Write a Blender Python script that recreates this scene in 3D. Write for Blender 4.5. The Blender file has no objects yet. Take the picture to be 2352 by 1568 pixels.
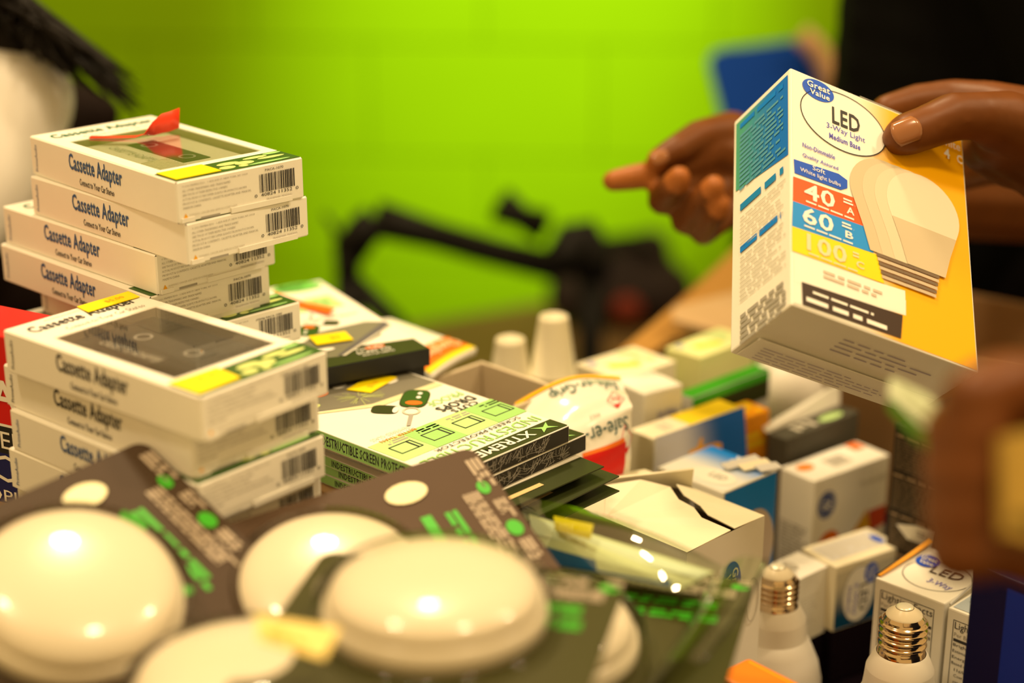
import bpy, bmesh, math, random
from mathutils import Vector, Matrix

S = bpy.context.scene
COL = S.collection
rnd = random.Random(7)

# ------------------------------------------------------------------ camera, world, lights, exposure
CZ = 1.31                                   # camera height above the floor
PITCH = math.radians(19.35)
FPX = 4000.0
cam_d = bpy.data.cameras.new('camera')
cam_d.sensor_width = 36.0
cam_d.lens = 36.0 * FPX / 2352.0
cam_d.clip_start = 0.02
cam_d.dof.use_dof = True
cam_d.dof.focus_distance = 0.945
cam_d.dof.aperture_fstop = 2.4
cam_d.dof.aperture_blades = 8
cam = bpy.data.objects.new('camera', cam_d)
cam.location = (0, 0, CZ)
cam.rotation_euler = (math.pi / 2 - PITCH, 0, 0)
COL.objects.link(cam)
S.camera = cam

S.view_settings.view_transform = 'Standard'
S.view_settings.look = 'None'
S.view_settings.gamma = 1.0
S.view_settings.use_curve_mapping = False
S.view_settings.exposure = 0.42

w = bpy.data.worlds.new('room_ambient')
S.world = w
w.use_nodes = True
bg = w.node_tree.nodes['Background']
bg.inputs[0].default_value = (1.0, 0.64, 0.23, 1)
bg.inputs[1].default_value = 0.60


def area(name, loc, target, size, power, col=(1.0, 0.75, 0.43)):
    l = bpy.data.lights.new(name, 'AREA')
    l.shape = 'DISK'
    l.size = size
    l.energy = power
    l.color = col
    o = bpy.data.objects.new(name, l)
    o.location = loc
    o.rotation_euler = (Vector(target) - Vector(loc)).to_track_quat('-Z', 'Y').to_euler()
    COL.objects.link(o)
    return o


area('ceiling_lamp_key', (0.55, 0.35, 2.75), (0, 0.95, 0.85), 0.22, 11)
area('ceiling_lamp_rear', (-0.15, 1.75, 2.75), (0, 1.0, 0.85), 0.22, 22)
area('ceiling_lamp_left', (-0.75, 0.55, 2.75), (0, 0.95, 0.85), 0.22, 11)
area('ceiling_lamp_right', (1.5, 1.1, 2.75), (0.1, 0.95, 0.85), 0.22, 13)
sp = bpy.data.lights.new('wall_spot', 'SPOT')
sp.energy = 420
sp.color = (0.88, 1.0, 0.45)
sp.spot_size = math.radians(24)
sp.spot_blend = 1.0
sp.shadow_soft_size = 0.06
so_ = bpy.data.objects.new('wall_spot', sp)
so_.location = (0.35, 1.15, 2.72)
so_.rotation_euler = (Vector((0.03, 2.99, 0.86)) - Vector(so_.location)).to_track_quat('-Z', 'Y').to_euler()
COL.objects.link(so_)

# ------------------------------------------------------------------ helpers: geometry of the view, colours, materials
CP, SP = math.cos(PITCH), math.sin(PITCH)


def at(px, py, d):
    """World point seen at a pixel of the 2352 x 1568 photograph, d metres along the camera axis."""
    x = (px - 1176) / FPX
    u = -(py - 784) / FPX
    return Vector((d * x, d * (CP + u * SP), CZ + d * (-SP + u * CP)))


def atz(px, py, z):
    """World point seen at a pixel on the level plane z (metres relative to the camera)."""
    u = -(py - 784) / FPX
    return at(px, py, z / (-SP + u * CP))


def lin(c):
    c /= 255.0
    return c / 12.92 if c <= 0.04045 else ((c + 0.055) / 1.055) ** 2.4


def rgb(r, g, b):
    return (lin(r), lin(g), lin(b))


MATS = {}


def mat(name, col, rough=0.5, metal=0.0, noise=0.06, scale=40.0, bump=0.0, coat=0.0, spec=0.25, sub=0.0):
    if name in MATS:
        return MATS[name]
    m = bpy.data.materials.new(name)
    m.use_nodes = True
    nt = m.node_tree
    b = nt.nodes['Principled BSDF']
    b.inputs['Roughness'].default_value = rough
    b.inputs['Metallic'].default_value = metal
    b.inputs['Specular IOR Level'].default_value = spec
    b.inputs['Coat Weight'].default_value = coat
    b.inputs['Coat Roughness'].default_value = 0.15
    if sub:
        b.inputs['Subsurface Weight'].default_value = sub
        b.inputs['Subsurface Radius'].default_value = (0.01, 0.004, 0.002)
        b.inputs['Subsurface Scale'].default_value = 0.3
    tc = nt.nodes.new('ShaderNodeTexCoord')
    nz = nt.nodes.new('ShaderNodeTexNoise')
    nz.inputs['Scale'].default_value = scale
    nz.inputs['Detail'].default_value = 4
    nt.links.new(tc.outputs['Object'], nz.inputs['Vector'])
    mix = nt.nodes.new('ShaderNodeMix')
    mix.data_type = 'RGBA'
    mix.inputs[6].default_value = tuple(c * (1 - noise) for c in col) + (1,)
    mix.inputs[7].default_value = tuple(min(1, c * (1 + noise)) for c in col) + (1,)
    nt.links.new(nz.outputs['Fac'], mix.inputs[0])
    nt.links.new(mix.outputs[2], b.inputs['Base Color'])
    if bump:
        bp = nt.nodes.new('ShaderNodeBump')
        bp.inputs['Strength'].default_value = bump
        bp.inputs['Distance'].default_value = 0.002
        nt.links.new(nz.outputs['Fac'], bp.inputs['Height'])
        nt.links.new(bp.outputs['Normal'], b.inputs['Normal'])
    MATS[name] = m
    return m


def grad(name, c0, c1, axis, a, bnd, rough=0.35, coat=0.0):
    """Printed colour gradient along one object axis between two coordinates."""
    if name in MATS:
        return MATS[name]
    m = bpy.data.materials.new(name)
    m.use_nodes = True
    nt = m.node_tree
    b = nt.nodes['Principled BSDF']
    b.inputs['Roughness'].default_value = rough
    b.inputs['Coat Weight'].default_value = coat
    b.inputs['Specular IOR Level'].default_value = 0.25
    tc = nt.nodes.new('ShaderNodeTexCoord')
    sx = nt.nodes.new('ShaderNodeSeparateXYZ')
    mr = nt.nodes.new('ShaderNodeMapRange')
    mr.interpolation_type = 'SMOOTHSTEP'
    mr.inputs['From Min'].default_value = a
    mr.inputs['From Max'].default_value = bnd
    mix = nt.nodes.new('ShaderNodeMix')
    mix.data_type = 'RGBA'
    mix.inputs[6].default_value = c0 + (1,)
    mix.inputs[7].default_value = c1 + (1,)
    nt.links.new(tc.outputs['Object'], sx.inputs[0])
    nt.links.new(sx.outputs[axis], mr.inputs['Value'])
    nt.links.new(mr.outputs[0], mix.inputs[0])
    nt.links.new(mix.outputs[2], b.inputs['Base Color'])
    MATS[name] = m
    return m


def clear(name, tint=(1, 1, 1), gloss=0.12, rough=0.04, ior=1.45):
    """Thin clear plastic: see-through film with a glossy surface."""
    if name in MATS:
        return MATS[name]
    m = bpy.data.materials.new(name)
    m.use_nodes = True
    nt = m.node_tree
    nt.nodes.remove(nt.nodes['Principled BSDF'])
    out = nt.nodes['Material Output']
    tr = nt.nodes.new('ShaderNodeBsdfTransparent')
    tr.inputs[0].default_value = tint + (1,)
    gl = nt.nodes.new('ShaderNodeBsdfGlossy')
    gl.inputs['Roughness'].default_value = rough
    fr = nt.nodes.new('ShaderNodeFresnel')
    fr.inputs['IOR'].default_value = ior
    ad = nt.nodes.new('ShaderNodeMath')
    ad.operation = 'ADD'
    ad.use_clamp = True
    ad.inputs[1].default_value = gloss
    mx = nt.nodes.new('ShaderNodeMixShader')
    nt.links.new(fr.outputs[0], ad.inputs[0])
    nt.links.new(ad.outputs[0], mx.inputs[0])
    nt.links.new(tr.outputs[0], mx.inputs[1])
    nt.links.new(gl.outputs[0], mx.inputs[2])
    nt.links.new(mx.outputs[0], out.inputs['Surface'])
    MATS[name] = m
    return m


WHITE = mat('white_cardboard', (0.86, 0.84, 0.78), 0.42, noise=0.03, scale=60, bump=0.03)
GREYWHITE = mat('greyish_white_cardboard', (0.62, 0.61, 0.60), 0.5, noise=0.04)
CREAM = mat('cream_cardboard', (0.82, 0.76, 0.58), 0.5, noise=0.05)
KRAFT = mat('brown_cardboard', (0.30, 0.17, 0.075), 0.7, noise=0.12, bump=0.06)
KRAFTL = mat('light_brown_cardboard', (0.46, 0.31, 0.16), 0.7, noise=0.1, bump=0.05)
CHIP = mat('grey_chipboard', (0.56, 0.47, 0.34), 0.75, noise=0.05)
BLACK = mat('black_print', (0.018, 0.018, 0.018), 0.4, noise=0.1)
DGREY = mat('dark_grey_print', (0.035, 0.032, 0.028), 0.5)
INK = mat('dark_ink', (0.035, 0.035, 0.04), 0.5)
INKBLUE = mat('blue_ink', (0.045, 0.10, 0.28), 0.5)
INKGREEN = mat('green_ink', (0.02, 0.16, 0.09), 0.5)
INKGREY = mat('grey_ink', (0.36, 0.34, 0.31), 0.5)
INKLIGHT = mat('pale_grey_ink', (0.58, 0.55, 0.48), 0.5)
PURPLE = mat('violet_ink', (0.10, 0.10, 0.55), 0.5)
WHITEINK = mat('white_ink', (0.86, 0.85, 0.82), 0.45)
YELLOW = mat('yellow_sticker', (0.90, 0.72, 0.0), 0.5, noise=0.02)
YELLOWINK = mat('yellow_ink', (0.88, 0.66, 0.02), 0.45)
AMBER = mat('amber_ink', (0.85, 0.42, 0.015), 0.45)
ORANGE = mat('orange_ink', (0.80, 0.17, 0.015), 0.45)
RED = mat('red_ink', (0.62, 0.012, 0.01), 0.4)
TAPE = mat('red_orange_tape', (0.85, 0.06, 0.02), 0.35, noise=0.03)
LEAFDK = mat('dark_green_print', (0.035, 0.10, 0.012), 0.4)
OLIVEDK = mat('dark_olive_print', (0.035, 0.045, 0.012), 0.4)
GREEN = mat('bright_green_ink', (0.05, 0.42, 0.02), 0.45)
MINT = mat('mint_green_print', (0.33, 0.62, 0.20), 0.4)
MINT2 = mat('pale_mint_print', (0.48, 0.72, 0.30), 0.4)
LIMEPALE = mat('pale_lime_print', (0.62, 0.72, 0.25), 0.4)
LOGOBLUE = mat('logo_blue', (0.006, 0.085, 0.62), 0.45)
SKYBLUE = mat('sky_blue_print', (0.008, 0.22, 0.80), 0.4)
TEALBLUE = mat('teal_blue_print', (0.015, 0.24, 0.62), 0.4)
NAVY = mat('navy_print', (0.012, 0.015, 0.12), 0.4)
METAL = mat('nickel_plated_metal', (0.66, 0.50, 0.33), 0.13, metal=1.0, noise=0.04)
BLACKMETAL = mat('black_painted_metal', (0.006, 0.005, 0.004), 0.6, spec=0.15)
PLASTICW = mat('white_diffuser_plastic', (0.70, 0.63, 0.51), 0.28, noise=0.01, coat=0.15)
PLASTICB = mat('bulb_white_plastic', (0.78, 0.74, 0.68), 0.42, noise=0.02)
CLEAR = clear('clear_plastic_film')
CLEARG = clear('greenish_clear_plastic', (0.82, 0.92, 0.78), 0.10)


# ------------------------------------------------------------------ helpers: mesh builder
class F:
    """A flat frame on a face: origin, two unit directions, normal."""
    def __init__(s, o, ex, ey):
        s.o = Vector(o); s.ex = Vector(ex).normalized(); s.ey = Vector(ey).normalized()
        s.n = s.ex.cross(s.ey)

    def p(s, u, v, h=0.0):
        return s.o + s.ex * u + s.ey * v + s.n * h

    def turn(s, u, v, ang):
        c, d = math.cos(ang), math.sin(ang)
        return F(s.p(u, v), s.ex * c + s.ey * d, s.ey * c - s.ex * d)


TXT = {}


def text_geo(string, bold):
    key = (string, bold)
    if key not in TXT:
        cu = bpy.data.curves.new('lettering', 'FONT')
        cu.body = string
        cu.resolution_u = 1 if len(string) > 18 else 2
        cu.offset = 0.018 if bold else 0.0
        cu.space_character = 1.06 if bold else 1.0
        ob = bpy.data.objects.new('lettering', cu)
        COL.objects.link(ob)
        dg = bpy.context.evaluated_depsgraph_get()
        me = ob.evaluated_get(dg).to_mesh()
        vs = [(v.co.x, v.co.y) for v in me.vertices]
        fs = [tuple(p.vertices) for p in me.polygons]
        ob.evaluated_get(dg).to_mesh_clear()
        bpy.data.objects.remove(ob)
        bpy.data.curves.remove(cu)
        x0 = min(v[0] for v in vs); x1 = max(v[0] for v in vs)
        y0 = min(v[1] for v in vs); y1 = max(v[1] for v in vs)
        TXT[key] = ([((x - x0) / (x1 - x0), (y - y0) / (y1 - y0)) for x, y in vs], fs)
    return TXT[key]


class MB:
    def __init__(s):
        s.v = []; s.f = []; s.m = []; s.mats = []

    def mi(s, m):
        if m not in s.mats:
            s.mats.append(m)
        return s.mats.index(m)

    def add(s, vs, fs, m):
        b = len(s.v); i = s.mi(m)
        s.v += [tuple(v) for v in vs]
        for f in fs:
            s.f.append(tuple(b + k for k in f)); s.m.append(i)
        return s

    def poly(s, pts, m):
        return s.add(pts, [tuple(range(len(pts)))], m)

    def rect(s, fr, u0, v0, u1, v1, m, h=0.0002):
        return s.poly([fr.p(u0, v0, h), fr.p(u1, v0, h), fr.p(u1, v1, h), fr.p(u0, v1, h)], m)

    def shape(s, fr, pts, m, h=0.0002):
        return s.poly([fr.p(u, v, h) for u, v in pts], m)

    def disc(s, fr, u, v, ru, rv, m, h=0.0002, n=28):
        return s.poly([fr.p(u + ru * math.cos(2 * math.pi * k / n), v + rv * math.sin(2 * math.pi * k / n), h) for k in range(n)], m)

    def ring(s, fr, u, v, ru, rv, t, m, h=0.0002, n=36):
        vs, fs = [], []
        for k in range(n):
            a = 2 * math.pi * k / n
            for q in (0, t):
                vs.append(fr.p(u + (ru - q) * math.cos(a), v + (rv - q) * math.sin(a), h))
        for k in range(n):
            j = (k + 1) % n
            fs.append((2 * k, 2 * j, 2 * j + 1, 2 * k + 1))
        return s.add(vs, fs, m)

    def frame(s, fr, u0, v0, u1, v1, t, m, h=0.0002):
        s.rect(fr, u0, v0, u1, v0 + t, m, h); s.rect(fr, u0, v1 - t, u1, v1, m, h)
        s.rect(fr, u0, v0, u0 + t, v1, m, h); s.rect(fr, u1 - t, v0, u1, v1, m, h)
        return s

    def text(s, fr, string, u, v, wd, ht, m, h=0.0003, bold=False):
        vs, fs = text_geo(string, bold)
        return s.add([fr.p(u + x * wd, v + y * ht, h) for x, y in vs], fs, m)

    def words(s, fr, u0, v0, u1, v1, rows, m, seed=1, h=0.0003, fill=0.55):
        """Rows of tiny illegible print as word-shaped strokes."""
        r = random.Random(seed)
        dv = (v1 - v0) / rows
        for i in range(rows):
            u = u0
            end = u1 - (u1 - u0) * r.choice((0, 0.05, 0.1, 0.3))
            while u < end:
                l = min(end - u, dv * r.uniform(1.2, 4.5))
                s.rect(fr, u, v0 + dv * (i + 0.2), u + l, v0 + dv * (i + 0.2 + fill), m, h)
                u += l + dv * 0.6
        return s

    def bars(s, fr, u0, v0, u1, v1, m, seed=3, h=0.0003):
        r = random.Random(seed)
        u = u0
        while u < u1:
            l = r.choice((0.4, 0.4, 0.8, 1.2)) * (u1 - u0) / 38
            s.rect(fr, u, v0, min(u + l, u1), v1, m, h)
            u += l + r.choice((0.4, 0.6, 0.9)) * (u1 - u0) / 34
        return s

    def box(s, c, size, m, R=None, bevel=0.0):
        bm = bmesh.new()
        bmesh.ops.create_cube(bm, size=1.0)
        for v in bm.verts:
            v.co = Vector((v.co.x * size[0], v.co.y * size[1], v.co.z * size[2]))
        if bevel:
            bmesh.ops.bevel(bm, geom=list(bm.edges), offset=bevel, segments=2, profile=0.6, affect='EDGES')
        return s.bm(bm, m, Matrix.Translation(Vector(c)) @ (R or Matrix()))

    def bm(s, bm, m, M=None):
        M = M or Matrix()
        bm.verts.index_update()
        s.add([M @ v.co for v in bm.verts], [tuple(v.index for v in f.verts) for f in bm.faces], m)
        bm.free()
        return s

    def slab(s, pts, t, m):
        """A thin sheet through a closed outline of points, t thick along its normal."""
        pts = [Vector(p) for p in pts]
        n = (pts[1] - pts[0]).cross(pts[2] - pts[0]).normalized() * t
        k = len(pts)
        vs = pts + [p - n for p in pts]
        fs = [tuple(range(k)), tuple(range(2 * k - 1, k - 1, -1))]
        for i in range(k):
            j = (i + 1) % k
            fs.append((j, i, k + i, k + j))
        return s.add(vs, fs, m)

    def tube(s, pts, r, m, n=10):
        pts = [Vector(p) for p in pts]
        rs = r if isinstance(r, (list, tuple)) else [r] * len(pts)
        vs, fs = [], []
        up = Vector((0.13, 0.31, 0.94))
        for i, p in enumerate(pts):
            t = (pts[min(i + 1, len(pts) - 1)] - pts[max(i - 1, 0)]).normalized()
            a = t.cross(up)
            if a.length < 1e-3:
                a = t.cross(Vector((1, 0, 0)))
            a.normalize(); b = t.cross(a)
            for k in range(n):
                q = 2 * math.pi * k / n
                vs.append(p + (a * math.cos(q) + b * math.sin(q)) * rs[i])
        for i in range(len(pts) - 1):
            for k in range(n):
                j = (k + 1) % n
                fs.append((i * n + k, i * n + j, (i + 1) * n + j, (i + 1) * n + k))
        fs.append(tuple(range(n))[::-1]); fs.append(tuple((len(pts) - 1) * n + k for k in range(n)))
        return s.add(vs, fs, m)

    def lathe(s, prof, m, M=None, n=40, cap=True):
        M = M or Matrix()
        vs, fs = [], []
        for r, z in prof:
            for k in range(n):
                a = 2 * math.pi * k / n
                vs.append(M @ Vector((r * math.cos(a), r * math.sin(a), z)))
        for i in range(len(prof) - 1):
            for k in range(n):
                j = (k + 1) % n
                fs.append((i * n + k, i * n + j, (i + 1) * n + j, (i + 1) * n + k))
        if cap:
            fs.append(tuple(range(n))[::-1])
            fs.append(tuple((len(prof) - 1) * n + k for k in range(n)))
        return s.add(vs, fs, m)

    def build(s, name, parent=None, smooth=False, label=None):
        me = bpy.data.meshes.new(name)
        me.from_pydata(s.v, [], s.f)
        for m in s.mats:
            me.materials.append(m)
        me.polygons.foreach_set('material_index', s.m)
        if smooth:
            me.polygons.foreach_set('use_smooth', [True] * len(me.polygons))
        me.update()
        o = bpy.data.objects.new(name, me)
        COL.objects.link(o)
        if parent is not None:
            o.parent = parent
        if label:
            o['label'] = label
        return o


def tag(o, label, cat, group=None, kind=None):
    o['label'] = label
    o['category'] = cat
    if group:
        o['group'] = group
    if kind:
        o['kind'] = kind
    return o


def thing(name, label, cat, M=None, loc=None, rz=0.0, group=None):
    o = bpy.data.objects.new(name, None)
    o.empty_display_size = 0.03
    COL.objects.link(o)
    if M is not None:
        o.matrix_world = M
    elif loc is not None:
        o.location = loc
        o.rotation_euler = (0, 0, rz)
    return tag(o, label, cat, group)


def copy_tree(root, loc, rz, label):
    r = root.copy()
    COL.objects.link(r)
    r.location = loc
    r.rotation_euler = (0, 0, rz)
    r['label'] = label
    for ch in list(root.children):
        c = ch.copy()
        COL.objects.link(c)
        c.parent = r
        for g in list(ch.children):
            d = g.copy()
            COL.objects.link(d)
            d.parent = c
    return r


def structure(name, mb, smooth=False):
    o = mb.build(name, None, smooth)
    o['kind'] = 'structure'
    return o


def faces(L, W, H):
    """Frames on the faces of a box whose base centre is the origin."""
    return {
        'front': F((-L / 2, -W / 2, 0), (1, 0, 0), (0, 0, 1)),
        'right': F((L / 2, -W / 2, 0), (0, 1, 0), (0, 0, 1)),
        'back': F((L / 2, W / 2, 0), (-1, 0, 0), (0, 0, 1)),
        'left': F((-L / 2, W / 2, 0), (0, -1, 0), (0, 0, 1)),
        'top': F((-L / 2, -W / 2, H), (1, 0, 0), (0, 1, 0)),
        'bottom': F((-L / 2, W / 2, 0), (1, 0, 0), (0, -1, 0)),
    }


def upright(left, front, right, zt, zb):
    """Pose and size of a level box from three seen top corners; z relative to the camera."""
    a, b, c = atz(*left, zt), atz(*front, zt), atz(*right, zt)
    e1 = (b - a); e2 = (c - b)
    y1 = math.atan2(e1.y, e1.x); y2 = math.atan2(e2.y, e2.x) - math.pi / 2
    yaw = (y1 * e1.length + y2 * e2.length) / (e1.length + e2.length)
    ex = Vector((math.cos(yaw), math.sin(yaw), 0)); ey = Vector((-math.sin(yaw), math.cos(yaw), 0))
    L, W = e1.dot(ex), e2.dot(ey)
    cen = b - ex * L / 2 + ey * W / 2
    return (cen.x, cen.y, CZ + zb), yaw, L, W, zt - zb


TABLE = -0.57          # table top, relative to the camera
RISE = -0.40           # top of the cartons the stacks stand on

# ------------------------------------------------------------------ setting: floor, wall
FLOORM = mat('dull_brown_floor', (0.10, 0.065, 0.035), 0.6, noise=0.2, scale=6)
structure('floor', MB().box((0, 1.6, -0.05), (8, 6, 0.1), FLOORM))
LIME = mat('lime_green_wall_paint', (0.195, 0.39, 0.0), 0.75, noise=0.05, scale=9, bump=0.05, spec=0.06)
MORTAR = mat('lime_green_painted_joint', (0.185, 0.37, 0.0), 0.75, noise=0.05, spec=0.06)
WA = -0.05
wall = structure('wall_back', MB().box((0, 3.08, 1.4), (5.2, 0.12, 2.8), MORTAR))
wall.rotation_euler = (0, 0, WA)
blk = MB().box((0, 0, 0), (0.3985, 0.03, 0.1975), LIME, bevel=0.001)
bproto = None
for row in range(0, 9):
    for k in range(-7, 8):
        x = k * 0.4 + (0.2 if row % 2 else 0)
        if bproto is None:
            b = bproto = blk.build('block', wall)
        else:
            b = bproto.copy(); COL.objects.link(b); b.parent = wall
        b.location = (x, 3.007, 0.1 + row * 0.2)

# ------------------------------------------------------------------ table, cloth and the cartons that carry the stacks
CLOTH = mat('black_tablecloth_fabric', (0.008, 0.004, 0.008), 0.9, noise=0.3, scale=300, bump=0.1, spec=0.05)
t = thing('folding_table', 'long folding table hidden under a black cloth', 'table', loc=(0.045, 0.85, 0))
MB().box((0, 0, CZ + TABLE - 0.03), (1.00, 0.96, 0.03), mat('grey_table_top', (0.3, 0.3, 0.3), 0.5)).build('table_top', t)
for sx in (-0.45, 0.45):
    for sy in (-0.42, 0.42):
        MB().tube([(sx, sy, 0), (sx, sy, CZ + TABLE - 0.045)], 0.016, BLACKMETAL).build('leg', t)
cb = MB().box((0.045, 0.85, CZ + TABLE - 0.006), (1.03, 1.0, 0.012), CLOTH, bevel=0.004)
for sy, nx in ((0.345, 1), (1.352, 1)):
    pts = []
    for k in range(60):
        x = -0.47 + 1.03 * k / 59
        pts.append((x, sy + 0.012 * math.sin(k * 1.3)))
    vs = [(x, y, CZ + TABLE - 0.004) for x, y in pts] + [(x, y + 0.01 * math.sin(i), 0.12) for i, (x, y) in enumerate(pts)]
    cb.add(vs, [(i, i + 1, 61 + i, 60 + i) for i in range(59)], CLOTH)
tag(cb.build('tablecloth'), 'black tablecloth covering the table under all the packages', 'tablecloth')


def carton(name, label, cx, cy, yaw, L, W, zt, zb, m=KRAFT):
    r = thing(name, label, 'carton', loc=(cx, cy, CZ + zb), rz=yaw)
    H = zt - zb
    MB().box((0, 0, H / 2), (L, W, H), m, bevel=0.002).build('carton_body', r)
    fr = faces(L, W, H)['top']
    MB().rect(fr, 0, W / 2 - 0.001, L, W / 2 + 0.001, BLACK, 0.0002).build('flap_seam', r)
    tp = clear('packing_tape', (0.8, 0.62, 0.38), 0.08, 0.2)
    MB().rect(fr, 0, W / 2 - 0.024, L, W / 2 + 0.024, tp, 0.0005).build('packing_tape', r)
    return r


def fr_pt(x, y, yaw, ox, oy):
    return ox + x * math.cos(yaw) - y * math.sin(yaw), oy + x * math.sin(yaw) + y * math.cos(yaw)


c1 = fr_pt(-0.086, -0.068, -0.74, -0.0556, 0.9004)
carton('carton', 'closed brown carton carrying the cassette adapter stacks', *c1, -0.74, 0.316, 0.232, RISE, TABLE)
c2 = fr_pt(-0.151, 0.078, -0.74, -0.0556, 0.9004)
carton('carton', 'narrow brown carton under the rear screen protector stack', *c2, -0.74, 0.130, 0.057, RISE, TABLE)
carton('carton', 'brown carton under the foreground puck light packs', -0.13, 0.565, 0.0, 0.40, 0.22, -0.43, TABLE)

# ------------------------------------------------------------------ cassette adapter boxes
BL, BW, BH = 0.150, 0.0815, 0.0226
FS = faces(BL, BW, BH)
WU0, WU1, WV0, WV1 = 0.032, 0.122, 0.009, 0.0725     # the window in the top panel


def cassette_box(label, dark=False, item=False):
    r = thing('cassette_adapter_box', label, 'box', group='white cassette adapter boxes')
    ink = INK if dark else INKBLUE
    body = MB()
    top = FS['top']
    b = 0.0008
    for k in ('front', 'right', 'back', 'left'):
        f = FS[k]
        wd = BL if k in ('front', 'back') else BW
        body.rect(f, b, b, wd - b, BH - b, WHITE, 0)
    body.rect(FS['bottom'], b, b, BL - b, BW - b, WHITE, 0)
    # rounded vertical and horizontal edges
    cor = [(-1, -1), (1, -1), (1, 1), (-1, 1)]
    for (sx, sy) in cor:
        x, y = sx * BL / 2, sy * BW / 2
        body.add([(x - sx * b, y, b), (x, y - sy * b, b), (x, y - sy * b, BH - b), (x - sx * b, y, BH - b)], [(0, 1, 2, 3)], WHITE)
    for z0, z1 in ((b, 0), (BH - b, BH)):
        for sy in (-1, 1):
            body.add([(-BL / 2 + b, sy * BW / 2, z0), (BL / 2 - b, sy * BW / 2, z0), (BL / 2 - b, sy * (BW / 2 - b), z1), (-BL / 2 + b, sy * (BW / 2 - b), z1)], [(0, 1, 2, 3)], WHITE)
        for sx in (-1, 1):
            body.add([(sx * BL / 2, -BW / 2 + b, z0), (sx * BL / 2, BW / 2 - b, z0), (sx * (BL / 2 - b), BW / 2 - b, z1), (sx * (BL / 2 - b), -BW / 2 + b, z1)], [(0, 1, 2, 3)], WHITE)
    # top panel around the window
    for (u0, v0, u1, v1) in ((b, b, BL - b, WV0), (b, WV1, BL - b, BW - b), (b, WV0, WU0, WV1), (WU1, WV0, BL - b, WV1)):
        body.rect(top, u0, v0, u1, v1, WHITE, 0)
    # walls and floor of the recess under the window
    dp = -0.019
    rc = [(WU0, WV0), (WU1, WV0), (WU1, WV1), (WU0, WV1)]
    for i in range(4):
        a, c = rc[i], rc[(i + 1) % 4]
        body.poly([top.p(*a, 0), top.p(*c, 0), top.p(*c, dp), top.p(*a, dp)], CHIP)
    body.poly([top.p(*a, dp) for a in rc], DGREY)
    body.build('carton', r)
    # tuck flap on the end panel
    fl = MB()
    f = FS['right']
    fl.rect(f, 0.014, 0.0004, 0.026, 0.0016, INKGREY, 0.0002)
    fl.box((BL / 2 + 0.0005, 0.012, 0.0016), (0.0010, 0.040, 0.0028), WHITE)
    fl.box((BL / 2 + 0.0003, -BW / 2 + 0.006, 0.0016), (0.0012, 0.008, 0.0024), WHITE)
    fl.build('tuck_flap', r)
    # long side lettering
    s = MB()
    f = FS['front']
    s.text(f, 'Cassette Adapter', 0.043, 0.0080, 0.055, 0.0122, ink, bold=True)
    s.build('title_lettering', r)
    s = MB()
    s.text(f, 'Connect to Your Car Stereo', 0.053, 0.0034, 0.036, 0.0040, INK, bold=True)
    s.build('subtitle_lettering', r)
    s = MB()
    s.text(f.turn(0.0075, 0.003, math.pi / 2), 'PrimeAudio', 0, 0, 0.0155, 0.0026, ink)
    s.build('maker_lettering', r)
    # end panel print
    e = MB()
    f = FS['right']
    y = 0.0190
    if item:
        e.text(f, 'ITEM# PACA-1000', 0.050, 0.0180, 0.018, 0.0014, INK)
    else:
        e.text(f, 'PACA-1070', 0.056, 0.0190, 0.012, 0.0013, INK)
    lines = ['\u00a9 2021 PRIMEAUDIO   1 ADE AVE ST, NEW YORK, NY 10014', 'ALL OTHER TRADEMARKS AND TRADE NAMES', 'ARE THOSE OF THEIR RESPECTIVE OWNERS',
             'ACTUAL PRODUCT MAY DIFFER SLIGHTLY FROM PHOTOS SHOWN', 'PRODUCT & CONTENTS: CASSETTE ADAPTER AND MANUAL', 'MADE IN CHINA']
    wds = [0.041, 0.030, 0.028, 0.040, 0.043, 0.011]
    for ln, wd in zip(lines, wds):
        e.text(f, ln, 0.0035, y, wd, 0.0012, INKGREY)
        y -= 0.0023
    e.shape(f, [(0.0035, 0.0028), (0.0062, 0.0028), (0.0048, 0.0052)], AMBER)
    e.text(f, 'WARNING: CANCER AND REPRODUCTIVE HARM', 0.0068, 0.0034, 0.030, 0.0011, INKLIGHT)
    e.text(f, '0  40824 11352  0', 0.0485, 0.0056, 0.029, 0.0018, INK)
    e.text(f, 'TRADEMARK PENDING', 0.056, 0.0032, 0.017, 0.0010, INKGREY)
    e.build('end_panel_print', r)
    bc = MB()
    bc.bars(f, 0.052, 0.0078, 0.0755, 0.0178, INK)
    bc.build('barcode', r)
    # top panel print
    tp = MB()
    f = F(top.p(0.0, 0.0), (0, 1, 0), (-1, 0, 0))
    tc = INK if dark else INKGREEN
    tp.text(f, 'PRIMEAUDIO', 0.022, -0.0060, 0.022, 0.0018, INKLIGHT)
    tp.text(f, 'Cassette Adapter', 0.007, -0.0200, 0.066, 0.0122, tc, bold=True)
    tp.text(f, 'Connect to Your Car Stereo', 0.021, -0.0265, 0.050, 0.0048, INKGREY)
    tp.build('top_lettering', r)
    g = MB()
    g.rect(top, 0.1285, 0.001, 0.1492, 0.0805, LEAFDK)
    for (u, v, a, c) in ((0.140, 0.050, 0.0035, 0.006), (0.136, 0.042, 0.003, 0.007), (0.143, 0.037, 0.003, 0.005), (0.134, 0.061, 0.0022, 0.008), (0.1385, 0.0685, 0.002, 0.009), (0.145, 0.046, 0.002, 0.003)):
        g.disc(top, u, v, a, c, LIMEPALE, 0.0004, 12)
    for (u, v, a, c) in ((0.1315, 0.074, 0.0018, 0.006), (0.146, 0.062, 0.0014, 0.014)):
        g.disc(top, u, v, a, c, MATS['mint_green_print'], 0.0004, 12)
    g.build('photo_strip', r)
    return r


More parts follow.
